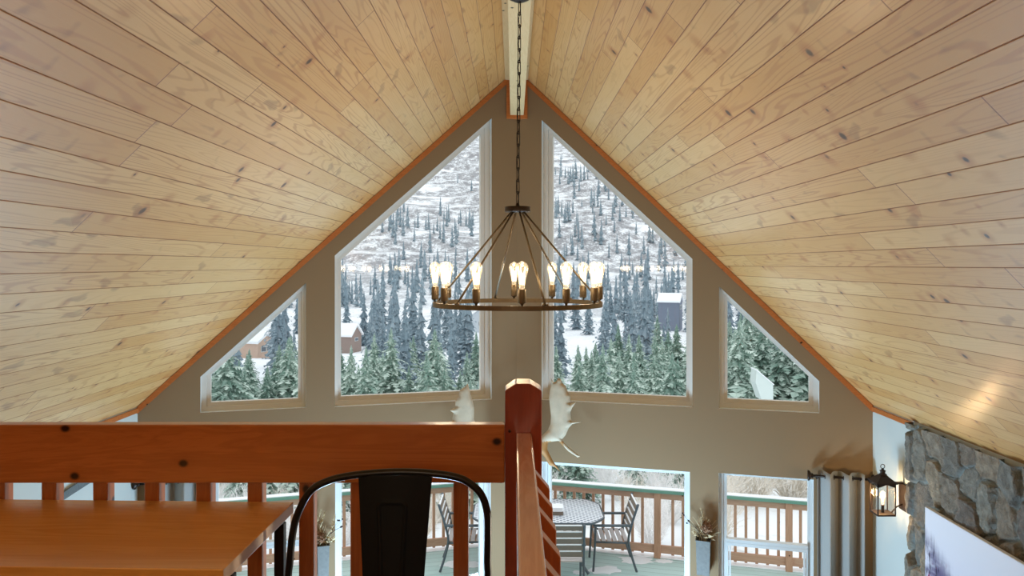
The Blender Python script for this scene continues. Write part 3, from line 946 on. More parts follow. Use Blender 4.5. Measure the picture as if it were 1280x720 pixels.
# ------------------------------------------------------------------ curtains on short rods
def curtain_set(ua, ub, vrod, side_txt, sgn):
    yA = wall_y((ua - U0) / F * 7.3); 
    ta, tb = on_wall(ua, vrod)[0], on_wall(ub, vrod)[0]
    zr = on_wall((ua + ub) / 2, vrod)[1]
    off = -0.085
    rod = thing('curtain_rod', 'short dark bronze curtain rod with round finials on the %s end of gable wall' % side_txt, 'curtain rod', wp((ta + tb) / 2, zr, off))
    inv = Matrix.Translation(-rod.location)
    MB().tube([wp(ta, zr, off), wp(tb, zr, off)], .011, 12).xf(inv).build('pole', M['dark_bronze'], rod)
    for te, sg in ((ta, -1), (tb, 1)):
        dirv = (wp(tb, zr, off) - wp(ta, zr, off)).normalized() * sg
        p = wp(te, zr, off)
        mb = MB().tube([p, p + dirv*.012, p + dirv*.02, p + dirv*.034, p + dirv*.05], [.014, .024, .018, .044, .048], 14)
        mb.xf(inv).build('finial', M['dark_bronze'], rod)
    for te in (ta + .09 * (tb - ta), tb - .13 * (tb - ta)):
        mb = MB().tube([wp(te, zr - .012, off), wp(te, zr - .03, off * .5), wp(te, zr - .03, 0)], .006, 8).tube([wp(te, zr - .03, -.006), wp(te, zr - .03, 0)], .02, 12)
        mb.xf(inv).build('bracket', M['dark_bronze'], rod)
    cur = thing('curtain', 'light linen grommet curtain panel hanging from the %s bronze rod' % side_txt, 'curtain', wp((ta + tb) / 2, 0.03, off))
    inv = Matrix.Translation(-cur.location)
    mb = MB(); nu, nv = 120, 24; vs = []
    waves = 2.5
    for j in range(nv + 1):
        fz = j / nv; z = zr + 0.045 - (zr + 0.015) * fz
        for i in range(nu + 1):
            f = i / nu
            t = ta + (tb - ta) * (0.07 + 0.86 * f)
            amp = 0.062 + 0.012 * fz * math.sin(7 * f + 1.0)
            o_ = off + amp * math.sin(2 * math.pi * waves * f + 0.6)
            t += 0.006 * math.sin(4 * math.pi * waves * f + .5) 
            vs.append(wp(t, z - 0.006 * math.sin(2*math.pi*waves*2*f) * (1 - fz), o_))
    fs = [(j*(nu+1)+i, j*(nu+1)+i+1, (j+1)*(nu+1)+i+1, (j+1)*(nu+1)+i) for j in range(nv) for i in range(nu)]
    mb.add(vs, fs, 0, True).xf(inv)
    o = mb.build('fabric', M['curtain'], cur)
    md = o.modifiers.new('t', 'SOLIDIFY'); md.thickness = 0.003
    for q in range(int(waves * 2)):
        f = (q * math.pi - 0.6 + (math.pi if q == 0 and False else 0)) / (2 * math.pi * waves)
        if f < 0.02 or f > 0.98: continue
        t = ta + (tb - ta) * (0.07 + 0.86 * f)
        p = wp(t, zr, off); dv = (wp(tb, zr, off) - wp(ta, zr, off)).normalized()
        nn = nR if t > 0 else nL
        pts = [p + (nn * math.cos(a) + Vector((0, 0, 1)) * math.sin(a)) * .021 for a in [2*math.pi*k/16 for k in range(16)]]
        MB().tube(pts, .0035, 6, closed=True).xf(inv).build('grommet', M['dark_bronze'], cur)
curtain_set(1016, 1083, 594, 'right', 1)
curtain_set(177, 262, 599, 'left', -1)

# ------------------------------------------------------------------ galvanised wall vases with dried stems
def vase(u0, u1, vtop, vbot, txt, seed, mirror):
    tc = on_wall((u0 + u1) / 2, (vtop + vbot) / 2)[0]
    zt_ = on_wall((u0 + u1) / 2, vtop)[1]; zb2 = on_wall((u0 + u1) / 2, vbot)[1]
    wdt = abs(on_wall(u1, vtop)[0] - on_wall(u0, vtop)[0])
    base = wp(tc, zb2, -0.075)
    rz = -math.atan(S) if tc > 0 else math.atan(S)
    v = thing('wall_vase', 'square galvanised wall vase %s' % txt, 'vase', base, rz)
    h = zt_ - zb2; a, b_ = wdt / 2, wdt / 2 * 0.88; dp = 0.06
    mb = MB()
    out_b = [(-b_, -dp, 0), (b_, -dp, 0), (b_, dp, 0), (-b_, dp, 0)]; out_t = [(-a, -dp-.006, h), (a, -dp-.006, h), (a, dp, h), (-a, dp, h)]
    in_t = [(x*.93, y*.93, h) for x, y, z in out_t]; in_b = [(x*.9, y*.9, .01) for x, y, z in out_b]
    mb.add(out_b + out_t + in_t + in_b, [(3,2,1,0)] + [(i, (i+1)%4, 4+(i+1)%4, 4+i) for i in range(4)] + [(4+i, 4+(i+1)%4, 8+(i+1)%4, 8+i) for i in range(4)] + [(8+i, 8+(i+1)%4, 12+(i+1)%4, 12+i) for i in range(4)] + [(12, 13, 14, 15)])
    mb.build('body', M['galv'], v, bevel=0.002)
    MB().tube([(-a-.003, -dp-.009, h-.004), (a+.003, -dp-.009, h-.004), (a+.003, dp-.004, h-.004), (-a-.003, dp-.004, h-.004)], .004, 6, closed=True).build('rim', M['galv'], v)
    MB().box((-.02, dp - .001, h - .01), (.02, .075, h + .03)).build('hanger', M['galv'], v)
    fl = thing('dried_bouquet', 'dried grasses and seed heads in vase %s' % txt, 'dried flowers', base + Vector((0, 0, 0.012)), rz)
    rr = random.Random(seed)
    hh = h - 0.012
    stems = MB(); plumes = []; 
    for k in range(16):
        a0 = rr.uniform(-.035, .035); ex = rr.uniform(-.16, .14) * (1 if not mirror else -1); ht = rr.uniform(.08, .22)
        pts = arc_pts([(a0*.4, 0, 0.0), (a0, rr.uniform(-.03, .03), hh), (a0 + ex*.5, rr.uniform(-.04, .03), hh + ht*.6), (a0 + ex, rr.uniform(-.06, .03), hh + ht)], 4)
        stems.tube(pts, .0018, 5)
        plumes.append(pts[-3:])
    stems.build('stems', M['dried_tan'], fl)
    for k in range(3):
        p = plumes[k][-1]; mb = MB()
        dirv = Vector((rr.uniform(-.3, .3) + (-.25 if not mirror else .25), 0, 1)).normalized(); ln = rr.uniform(.11, .17)
        for q in range(70):
            f = rr.random(); c = p - dirv*.05 + dirv * ln * f
            a1 = rr.uniform(0, 6.28); r1 = .028 * math.sin(math.pi * (0.15 + .85*f)) + .006
            tip = c + Vector((math.cos(a1)*r1, math.sin(a1)*r1*.7, .022))
            sd = Vector((-math.sin(a1), math.cos(a1), 0)) * .0035
            mb.add([c - sd, c + sd, tip], [(0, 1, 2)])
        mb.build('plume', M['dried_tan'], fl, fix=False)
    mb = MB()
    ctr = Vector(((.028 if not mirror else -.04), -.02, hh + .115 if not mirror else hh + .06))
    for q in range(220):
        dv = Vector((rr.gauss(0, 1), rr.gauss(0, 1), rr.gauss(0, 1))).normalized(); c = ctr + dv * .058 * rr.uniform(.75, 1)
        t1 = dv.orthogonal().normalized(); t2 = dv.cross(t1); an = rr.uniform(0, 6.28)
        e1 = t1*math.cos(an) + t2*math.sin(an); e2 = t1*math.sin(an) - t2*math.cos(an)
        mb.add([c - e1*.012, c + e2*.010 + dv*.008, c + e1*.012, c - e2*.010 + dv*.004], [(0, 1, 2, 3)])
    mb.build('flower_head', M['dried_brown'], fl, fix=False)
    mb = MB()
    for q in range(26):
        sx = rr.uniform(-.1, .1); c = Vector((sx, rr.uniform(-.05, .04), hh + rr.uniform(.0, .06)))
        for l in range(4):
            a1 = rr.uniform(0, 6.28); tip = c + Vector((math.cos(a1)*.035, math.sin(a1)*.03, rr.uniform(-.01, .03)))
            mb.add([c, c + Vector((.006, 0, .008)), tip, c + Vector((-.004, 0, -.006))], [(0, 1, 2, 3)])
    mb.build('leaf_filler', M['dried_tan'], fl, fix=False)
    mb = MB()
    for k in range(5):
        s_ = -1 if not mirror else 1
        p = Vector((s_ * rr.uniform(.12, .19), rr.uniform(-.05, 0), hh + rr.uniform(.14, .24)))
        mb.tube(arc_pts([(0, 0, hh), (p.x*.5, -.01, hh + .1), p], 4), .0012, 4); mb.sphere(p, .0085, 8, 5)
    mb.build('seed_head', M['dried_dark'], fl)
vase(870.5, 889, 670, 713, 'between the lower right windows', 3, False)
vase(395.5, 411, 676, 719, 'seen behind the chair and left balusters', 5, True)

# ------------------------------------------------------------------ lantern sconce on the right wall
lx, ly = 3.045, 6.60
sc = thing('lantern_sconce', 'dark iron square lantern sconce with glowing bulb on the pale right wall', 'wall lamp', (lx, ly, 1.965))
hw, bh = 0.075, 0.262
inner = 0.064
mb = MB().box((-hw, -hw, 0), (hw, hw, .014)); mb.build('base_frame', M['rust_iron'], sc, bevel=0.002)
for sx in (-1, 1):
    for sy in (-1, 1):
        MB().box((sx*hw - .008 * (sx > 0) - 0.0*(sx < 0), sy*hw - .008*(sy > 0), .014), (sx*hw + .008*(sx < 0), sy*hw + .008*(sy < 0), bh)).build('corner_post', M['rust_iron'], sc)
# pane heads with a low gable
for ang in range(4):
    mb = MB().prism([(-hw, -hw, bh - .028), (-hw + .02, -hw, bh - .024), (0, -hw, bh - .004), (hw - .02, -hw, bh - .024), (hw, -hw, bh - .028), (hw, -hw, bh + .004), (-hw, -hw, bh + .004)], (0, .008, 0))
    mb.xf(Matrix.Rotation(R(90 * ang), 4, 'Z')).build('pane_head', M['rust_iron'], sc)
    mb = MB().add([(-hw + .008, -hw + .004, .014), (hw - .008, -hw + .004, .014), (hw - .008, -hw + .004, bh - .01), (-hw + .008, -hw + .004, bh - .01)], [(0, 1, 2, 3)])
    mb.xf(Matrix.Rotation(R(90 * ang), 4, 'Z')).build('glass_pane', M['lantern_glass'], sc)
mb = MB(); e = hw + .012
prof = [(e, bh + .002), (e, bh + .008), (.055, bh + .034), (.034, bh + .052), (.030, bh + .058)]
for (a, za), (b_, zb3) in zip(prof[:-1], prof[1:]):
    A = [(-a, -a, za), (a, -a, za), (a, a, za), (-a, a, za)]; B = [(-b_, -b_, zb3), (b_, -b_, zb3), (b_, b_, zb3), (-b_, b_, zb3)]
    mb.add(A + B, [(i, (i+1) % 4, 4 + (i+1) % 4, 4 + i) for i in range(4)])
mb.add([(-e, -e, bh + .002), (e, -e, bh + .002), (e, e, bh + .002), (-e, e, bh + .002)], [(3, 2, 1, 0)])
mb.build('roof', M['rust_iron'], sc)
mb = MB().lathe([(.032, bh + .056), (.032, bh + .066), (.020, bh + .072), (.020, bh + .090), (.026, bh + .094), (.014, bh + .102), (.008, bh + .112), (0.0001, bh + .114)], (0, 0, 0), 16)
mb.build('finial', M['rust_iron'], sc)
MB().tube([(.017 * math.cos(2*math.pi*k/20), 0, bh + .130 + .017 * math.sin(2*math.pi*k/20)) for k in range(20)], .0032, 6, closed=True).build('ring', M['rust_iron'], sc)
wx = XRW - lx
MB().box((wx - .016, -.06, .03), (wx - .0005, .06, .25)).build('back_plate', M['rust_iron'], sc, bevel=0.003)
MB().box((hw - .01, -.012, bh - .012), (wx - .01, .012, bh + .002)).build('arm', M['rust_iron'], sc)
MB().tube([(wx - .01, 0, .08), (wx - .06, 0, .06), (hw - .004, 0, .01)], .006, 8).build('brace', M['rust_iron'], sc)
MB().lathe([(.012, .014), (.012, .07), (.014, .075)], (0, 0, 0), 12).build('candle_socket', M['rust_iron'], sc)
sb = MB().lathe([(.010, .075), (.018, .11), (.026, .15), (.024, .17), (.010, .19), (.0001, .193)], (0, 0, 0), 14).build('bulb', M['bulb_glass'], sc)
MB().lathe([(.0001, .095), (.007, .10), (.012, .14), (.008, .17), (.0001, .175)], (0, 0, 0), 8).build('filament', M['filament'], sb)
ld = bpy.data.lights.new('sconce_light', 'POINT'); ld.energy = 7; ld.color = (1, .70, .38); ld.shadow_soft_size = .03
o = bpy.data.objects.new('sconce_light', ld); COL.objects.link(o); o.parent = sc; o.location = (0, 0, .14)

# grey weathered strip on the left wall
p0 = Vector((XL + .012, XL / ((62 - U0) / F), 0)); 
def lw(u, v): 
    d_ = (XL + .012) / ((u - U0) / F); return Vector((XL + .012, d_, ZE + (V0 - v) / F * d_))
a_, b2 = lw(60, 632), lw(124, 590)
dirv = (b2 - a_).normalized(); up = dirv.cross(Vector((1, 0, 0))).normalized()
if up.z < 0: up = -up
strip = thing('ski', 'grey weathered wooden ski hung diagonally on the pale left wall', 'ski', (a_ + b2) / 2)
inv = Matrix.Translation(-strip.location)
hw_ = 0.034
L_ = (b2 - a_).length
prof = [a_ - up*hw_*.8, b2 - up*hw_, b2 + dirv*.05 - up*hw_*.6, b2 + dirv*.09, b2 + dirv*.05 + up*hw_*.6, b2 + up*hw_, a_ + up*hw_*.8]
MB().prism(prof, (.012, 0, 0)).xf(inv).build('blade', M['grey_wood'], strip, bevel=.002)
c2 = (a_ + b2) / 2
MB().hexa([c2 - dirv*.06 - up*.022 + Vector((-.012,0,0)), c2 + dirv*.06 - up*.022 + Vector((-.012,0,0)), c2 + dirv*.06 + up*.022 + Vector((-.012,0,0)), c2 - dirv*.06 + up*.022 + Vector((-.012,0,0))],
          [c2 - dirv*.06 - up*.022, c2 + dirv*.06 - up*.022, c2 + dirv*.06 + up*.022, c2 - dirv*.06 + up*.022]).xf(inv).build('binding', M['dark_bronze'], strip)

# ------------------------------------------------------------------ stone chimney on the right wall
def stone_mat():
    m, t, out = nt_new('ledge_stone'); b = NB(t)
    at = b.n('ShaderNodeAttribute', attribute_name='stone'); tone = b.sep(at.outputs['Vector'])
    n = b.noise(b.obj(), 16.0, 6, 0.65); n2 = b.noise(b.obj(), 70.0, 4, 0.7)
    c = b.mix(tone[0], (*lin((138, 128, 118)), 1), (*lin((188, 170, 144)), 1))
    c = b.mix(b.math('MULTIPLY', tone[2], 0.6), c, (*lin((150, 158, 152)), 1))
    c = b.mix(b.smooth(n, 0.35, 0.7), b.mix(0.45, c, (*lin((60, 58, 58)), 1)), c)
    c = b.mix(b.math('MULTIPLY', b.smooth(n2, 0.5, 0.75), 0.25), c, (*lin((190, 182, 170)), 1))
    c = b.mix(tone[1], c, (*lin((156, 164, 160)), 1))
    b.bsdf(out, c, 0.85, bump=b.math('ADD', n, b.math('MULTIPLY', n2, 0.6)), bump_str=1.0, bump_dist=0.03, spec=0.25)
    return m
M['stone'] = stone_mat()
def chimney():
    y0, y1 = 3.6, 6.44
    ztop_c = ceil_z(XRW) - 0.008
    zb_ = 0.0
    ny, nz = 250, 250
    Y, Z = np.meshgrid(np.linspace(y0, y1, ny), np.linspace(zb_, ztop_c, nz), indexing='xy')
    rg = np.random.RandomState(12)
    # jittered seeds on a loose grid, varied anisotropy
    seeds = []
    yy = y0 - .2
    while yy < y1 + .2:
        zz = -.2 + rg.uniform(0, .3)
        wd = rg.uniform(.16, .27)
        while zz < ztop_c + .2:
            hh = rg.uniform(.18, .42)
            seeds.append((yy + wd * .5 + rg.uniform(-.05, .05), zz + hh * .5, rg.uniform(.75, 1.2), rg.uniform(-.6, .6)))
            zz += hh
        yy += wd
    seeds = np.array(seeds)
    wob = np.array([[noise.noise(Vector((Y[j, i]*5, Z[j, i]*5, 0))) for i in range(ny)] for j in range(nz)]) * 0.055
    wob2 = np.array([[noise.noise(Vector((Y[j, i]*5, Z[j, i]*5, 7))) for i in range(ny)] for j in range(nz)]) * 0.055
    d1 = np.full(Y.shape, 9.0); d2 = np.full(Y.shape, 9.0); idx = np.zeros(Y.shape, int)
    for k, (sy, sz, an, ro) in enumerate(seeds):
        a = (Y + wob - sy); b_ = (Z + wob2 - sz) * 0.72
        c_, s_ = math.cos(ro), math.sin(ro)
        dd = np.sqrt(((a * c_ + b_ * s_) * an) ** 2 + ((-a * s_ + b_ * c_) / an) ** 2)
        m1 = dd < d1; m2 = (~m1) & (dd < d2)
        d2 = np.where(m1, d1, np.where(m2, dd, d2)); idx = np.where(m1, k, idx); d1 = np.where(m1, dd, d1)
    edge = d2 - d1
    prof = np.clip((edge - 0.007) / 0.016, 0, 1) ** 0.7
    hgt = rg.uniform(.022, .065, len(seeds)); ty = rg.uniform(-.15, .15, len(seeds)); tz_ = rg.uniform(-.12, .12, len(seeds))
    rough = np.array([[noise.fractal(Vector((Y[j, i]*9, Z[j, i]*9, float(idx[j, i] % 7))), 0.8, 2.1, 5) for i in range(ny)] for j in range(nz)]) * 0.016
    h = prof * (hgt[idx] + ty[idx] * (Y - seeds[idx, 0]) + tz_[idx] * (Z - seeds[idx, 1]) + rough) + 0.008
    h = np.clip(h, 0.006, 0.085)
    h[:, -1] = np.minimum(h[:, -1], 0.05)
    X = XRW - 0.01 - h
    tone = rg.uniform(0, 1, len(seeds)); gre = rg.uniform(0, 1, len(seeds)) ** 2
    mort = 1 - np.clip((edge - 0.006) / 0.012, 0, 1)
    verts = np.stack([X, Y, Z], -1).reshape(-1, 3)
    faces = []
    for j in range(nz - 1):
        for i in range(ny - 1):
            a = j * ny + i; faces.append((a, a + ny, a + ny + 1, a + 1))
    nv0 = len(verts)
    # far return and near return to the wall
    back = []
    for i in (0, ny - 1):
        for j in range(nz): back.append((XRW - 0.002, Y[j, i], Z[j, i]))
    verts = np.vstack([verts, np.array(back)])
    for q, i in enumerate((0, ny - 1)):
        for j in range(nz - 1):
            a = j * ny + i; b_ = nv0 + q * nz + j
            faces.append((a, b_, b_ + 1, a + ny) if q == 0 else (a, a + ny, b_ + 1, b_))
    me = bpy.data.meshes.new('stone_chimney'); me.from_pydata(verts.tolist(), [], faces)
    at = me.attributes.new('stone', 'FLOAT_VECTOR', 'POINT')
    dat = np.zeros((len(verts), 3)); dat[:nv0, 0] = tone[idx].ravel(); dat[:nv0, 1] = mort.ravel(); dat[:nv0, 2] = gre[idx].ravel(); dat[nv0:, 1] = 0
    at.data.foreach_set('vector', dat.ravel())
    me.materials.append(M['stone']); me.polygons.foreach_set('use_smooth', [True] * len(faces)); me.update()
    o = bpy.data.objects.new('stone_chimney', me); COL.objects.link(o)
    recenter(o)
    tag(o, 'rough grey fieldstone chimney face on the right wall below the plank ceiling', 'chimney')
chimney()

# ------------------------------------------------------------------ canvas painting on the chimney
def painting_mat():
    m, t, out = nt_new('misty_forest_painting'); b = NB(t)
    p = b.sep(b.obj())      # y runs along the wall, z up (origin at base)
    y, z = p[1], p[2]
    far = b.noise(b.comb(b.math('MULTIPLY', y, 26.0), b.math('MULTIPLY', z, 3.0)), 1.0, 4, 0.7)
    edge = b.noise(b.comb(b.math('MULTIPLY', y, 3.0), 0.0), 1.0, 2)
    hline = b.math('MULTIPLY_ADD', edge, 0.30, b.math('MULTIPLY_ADD', b.math('SUBTRACT', y, 0.3), 0.32, 0.34))
    t1 = b.smooth(b.math('SUBTRACT', b.math('ADD', hline, b.math('MULTIPLY', far, 0.16)), z), 0.0, 0.22)
    mist = b.noise(b.comb(b.math('MULTIPLY', y, 4.0), b.math('MULTIPLY', z, 8.0)), 1.0, 4)
    sky = b.mix(b.smooth(z, .3, .8), (*lin((214, 214, 228)), 1), (*lin((228, 228, 236)), 1))
    c = b.mix(b.math('MULTIPLY', t1, b.smooth(mist, 0.3, 0.6)), sky, (*lin((104, 96, 128)), 1))
    dk = b.smooth(b.noise(b.comb(b.math('MULTIPLY', y, 34.0), b.math('MULTIPLY', z, 7.0)), 1.0, 3), 0.52, 0.66)
    c = b.mix(b.math('MULTIPLY', b.math('MULTIPLY', dk, t1), b.smooth(y, 0.15, 0.45)), c, (*lin((52, 44, 66)), 1))
    mg = b.smooth(b.noise(b.comb(b.math('MULTIPLY', y, 16.0), b.math('MULTIPLY', z, 9.0), 4.0), 1.0, 2), 0.6, 0.68)
    c = b.mix(b.math('MULTIPLY', b.math('MULTIPLY', mg, b.smooth(z, 0.55, 0.4)), b.smooth(y, 0.2, 0.4)), c, (*lin((140, 56, 98)), 1))
    b.bsdf(out, c, 0.7, spec=0.2)
    return m
pa = thing('canvas_painting', 'large unframed canvas of misty violet winter trees hung on the stone chimney', 'painting', (XRW - 0.115, 5.45, 1.38))
hwid, hgt_ = 0.59, 0.815
o = MB().box((0, -hwid, 0), (.03, hwid, hgt_)).build('canvas', M['canvas_edge'], pa, bevel=0.003)
o = MB().add([(-.0015, -hwid + .004, .004), (-.0015, hwid - .004, .004), (-.0015, hwid - .004, hgt_ - .004), (-.0015, -hwid + .004, hgt_ - .004)], [(0, 1, 2, 3)]).build('painted_face', painting_mat(), pa)

# ------------------------------------------------------------------ deck, railing and patio furniture
DZ = -0.07
DR = 11.76
def deck_y(x): return DR - S * abs(x)
XD = 6.2
for sg in (-1, 1):
    poly = [(0, D0 + WT), (sg * XD, D0 + WT - S * XD), (sg * XD, DR + .12 - S * XD), (0, DR + .12)]
    ang = -math.atan(S) * sg
    o = MB().prism([(x_, y_, DZ) for x_, y_ in poly], (0, 0, -.06)).build('deck', M['deck'])
    # local axes follow the board direction
    mat = Matrix.Rotation(ang, 4, 'Z')
    o.data.transform(mat.inverted()); o.matrix_world = mat
    struct(o, 'teal painted plank deck outside the %s lower windows' % ('left' if sg < 0 else 'right'), 'deck')
    # low joist skirt down to the ground
def fence(sg):
    ang = -math.atan(S) * sg
    txt = 'left' if sg < 0 else 'right'
    root = thing('deck_railing', 'cedar deck railing with green cap outside the %s lower windows' % txt, 'railing', (0, DR, DZ), ang)
    cs = math.cos(math.atan(S))
    L0 = XD / cs
    def bx(name, x0, x1, y0, y1, z0, z1, mat, bev=0.003):
        a, b_ = (x0, x1) if sg > 0 else (-x1, -x0)
        o = MB().box((a - (a+b_)/2, y0, z0), (b_ - (a+b_)/2, y1, z1)).build(name, mat, root, bevel=bev)
        o.location = ((a + b_) / 2, 0, 0); return o
    top = 0.955
    bx('cap_board', 0.0, L0, -.07, .07, top - .04, top, M['cap'])
    bx('cap_snow', 0.02, L0, -.055, .072, top, top + .012, M['snow'])
    bx('top_rail', 0.0, L0, -.019, .019, top - .13, top - .04, M['deck_wood_x'])
    bx('bottom_rail', 0.0, L0, -.019, .019, .07, .18, M['deck_wood_x'])
    bx('kick_snow', 0.0, L0, -.04, .10, .0, .018, M['snow'], .01)
    px_ = [0.06, 2.01 / cs, 3.68 / cs, 5.35 / cs]
    for q in px_:
        bx('post', q - .045, q + .045, -.065 + .02, .045, 0 if True else 0, top - .04, M['deck_wood'])
    q = 0.06 + .14
    while q < L0:
        if all(abs(q - r_) > .075 for r_ in px_):
            bx('baluster', q - .019, q + .019, .0195, .0575, .04, top - .045, M['deck_wood'], .002)
        q += .14
fence(-1); fence(1)
# house side of the deck rests on dark skirting
struct(MB().prism([(-XD, D0 - S*XD + 3.7, DZ - .06), (0, DR + .1, DZ - .06), (XD, D0 - S*XD + 3.7, DZ - .06), (XD, D0 - S*XD + 3.66, DZ - .06), (0, DR + .06, DZ - .06), (-XD, D0 - S*XD + 3.66, DZ - .06)], (0, 0, -.9)).build('deck_skirt', M['deck_wood_x']))

# patio table
pt = thing('patio_table', 'long pale mesh topped patio table on curved slate legs on the deck', 'table', (0.33, 10.92, DZ))
TW, TD = 0.865, 0.53
def oct_pts(hx, hy, c, z, n=5):
    pts = []
    for (sx, sy) in ((1, -1), (1, 1), (-1, 1), (-1, -1)):
        A = Vector((sx*hx, sy*(hy - c), z)); B = Vector((sx*(hx - c*.75), sy*hy, z))
        if (sx, sy) in ((1, 1), (-1, -1)): seq = (A, B)
        else: seq = (B, A)
        for k in range(n + 1):
            f = k / n; m_ = seq[0].lerp(seq[1], f); cxv = Vector((sx*(hx - c), sy*(hy - c), z))
            bul = 1 + .10 * math.sin(math.pi * f); pts.append(cxv + (m_ - cxv) * bul)
    return pts
o = MB().prism(oct_pts(TW, TD, .26, .725), (0, 0, .012)).build('table_top', M['mesh_top'], pt)
MB().tube(oct_pts(TW + .004, TD + .004, .26, .724), .016, 8, closed=True).build('table_rim', M['slate_metal'], pt)
for sx in (-1, 1):
    for sy in (-1, 1):
        pts = arc_pts([(sx*.60, sy*.34, .715), (sx*.55, sy*.31, .55), (sx*.50, sy*.28, .36), (sx*.56, sy*.32, .16), (sx*.66, sy*.38, .015)], 6)
        MB().tube(pts, .019, 8).build('leg', M['slate_metal'], pt)
MB().tube(arc_pts([(-.50, -.28, .36), (-.25, -.05, .30), (.25, .05, .30), (.50, .28, .36)], 6), .012, 8).tube(arc_pts([(-.50, .28, .36), (-.25, .05, .30), (.25, -.05, .30), (.50, -.28, .36)], 6), .012, 8).build('leg_brace', M['slate_metal'], pt)

def patio_chair(loc, rz, label):
    """faces local +y; origin on the deck under the seat"""
    c = thing('patio_chair', label, 'chair', loc, rz, 'slatted patio armchairs around the deck table')
    W = 0.27
    for sx in (-1, 1):
        MB().tube(arc_pts([(sx*W, -.31, 0.0), (sx*W, -.24, .22), (sx*W, -.20, .42), (sx*W, -.24, .62), (sx*W, -.33, .90)], 5), .016, 8).build('rear_leg', M['slate_metal'], c)
        MB().tube(arc_pts([(sx*W, .27, 0.0), (sx*W, .25, .3), (sx*W, .24, .55), (sx*W, .235, .60)], 5), .015, 8).build('front_leg', M['slate_metal'], c)
        o = MB().box((sx*W - .026, -.25, .605), (sx*W + .026, .27, .63)).build('armrest', M['slate_metal'], c, bevel=.006)
        MB().tube([(sx*W, .25, .40), (sx*W, -.205, .385)], .013, 8).build('seat_rail', M['slate_metal'], c)
    for k in range(6):
        y = .20 - k * .075
        MB().box((-W + .012, y - .028, .395), (W - .012, y + .028, .413)).build('seat_slat', M['frost_slat'], c, bevel=.004)
    for k in range(5):
        z = .50 + k * .088; f = (z - .42) / .48; y = -.205 - .115 * f ** 1.3
        o = MB().box((-W + .010, -.008, -.033), (W - .010, .008, .033)).build('back_slat', M['slat'], c, bevel=.004)
        o.location = (0, y, z); o.rotation_euler = (R(14 * f + 3), 0, 0)
        s2 = MB().box((-W + .03, -.010, .033), (W - .03, .010, .043)).build('snow_line', M['snow'], o)
    return c
patio_chair((0.60, 10.14, DZ), 0.0, 'patio armchair with its slatted back toward the window at the near table side')
patio_chair((1.33, 10.92, DZ), R(90), 'patio armchair in profile at the right end of the deck table')
patio_chair((-0.67, 10.92, DZ), R(-90), 'patio armchair in profile at the left end of deck table behind the loft balusters')

bx_ = thing('snowy_box', 'small white box capped with snow lying on the patio table', 'box', P(697, 641, 10.80))
bx_.location.z = DZ + .738
MB().box((-.07, -.10, 0), (.07, .10, .05)).build('carton', M['slat'], bx_, bevel=.004)
MB().prism(rrect(.075, .105, .03, .05), (0, 0, .05)).build('snow_cap', M['snow'], bx_, bevel=.012)

# thin snow left on the deck boards
for (u, v, r1, r2) in ((795, 700, .24, .07), (757, 713, .22, .06), (722, 716, .06, .03), (830, 702, .12, .03), (575, 706, .25, .06)):
    d_ = (ZE - DZ) / ((v - V0) / F); c0 = P(u, v, d_)
    rr = random.Random(u); pts = []
    for k in range(22):
        a = 2*math.pi*k/22; q = 1 + rr.uniform(-.25, .25); pts.append((c0.x + r1*q*math.cos(a), c0.y + r2*2.2*q*math.sin(a), DZ + .001))
    o = MB().prism(pts, (0, 0, .006)).build('snow_patch', M['snow'])
    recenter(o); tag(o, 'thin melting patch of snow on the teal deck boards', 'snow', 'snow patches on the deck', 'stuff')

# ------------------------------------------------------------------ outside: terrain
PROF = [(-40, -.95), (13, -.95), (20, -1.6), (30, -3.2), (60, -8), (100, -12), (160, -14), (250, -13), (400, 4), (550, 37), (700, 82), (850, 141), (1000, 210), (1300, 370), (1800, 640)]
PY = np.array([p[0] for p in PROF]); PZ = np.array([p[1] for p in PROF])
def ground(x, y):
    z = float(np.interp(y, PY, PZ))
    s = max(0.0, min(1.0, (y - 12) / 120))
    z += s * 2.2 * noise.noise(Vector((x / 40, y / 40, 0)))
    s2 = max(0.0, min(1.0, (y - 240) / 200))
    z += s2 * (16 * noise.noise(Vector((x / 130, y / 130, 4))) + 5 * noise.noise(Vector((x / 45, y / 45, 9))))
    return z
def terrain():
    ys = [-40, -20, 0, 8, 11, 12, 13]; y = 13.0
    while y < 1800: y *= 1.035; ys.append(y)
    nx = 121
    vs, fs = [], []
    for y in ys:
        half = 60 + max(0, y) * 0.85
        for i in range(nx):
            x_ = (i / (nx - 1) * 2 - 1) * half
            vs.append((x_, y, ground(x_, y)))
    for j in range(len(ys) - 1):
        for i in range(nx - 1):
            a = j*nx + i; fs.append((a, a + 1, a + nx + 1, a + nx))
    mb = MB().add(vs, fs, 0, True)
    o = mb.build('ground_outside', M['terrain'], fix=False)
    struct(o, 'snow covered valley floor and brushy mountainside outside', 'mountainside')
terrain()

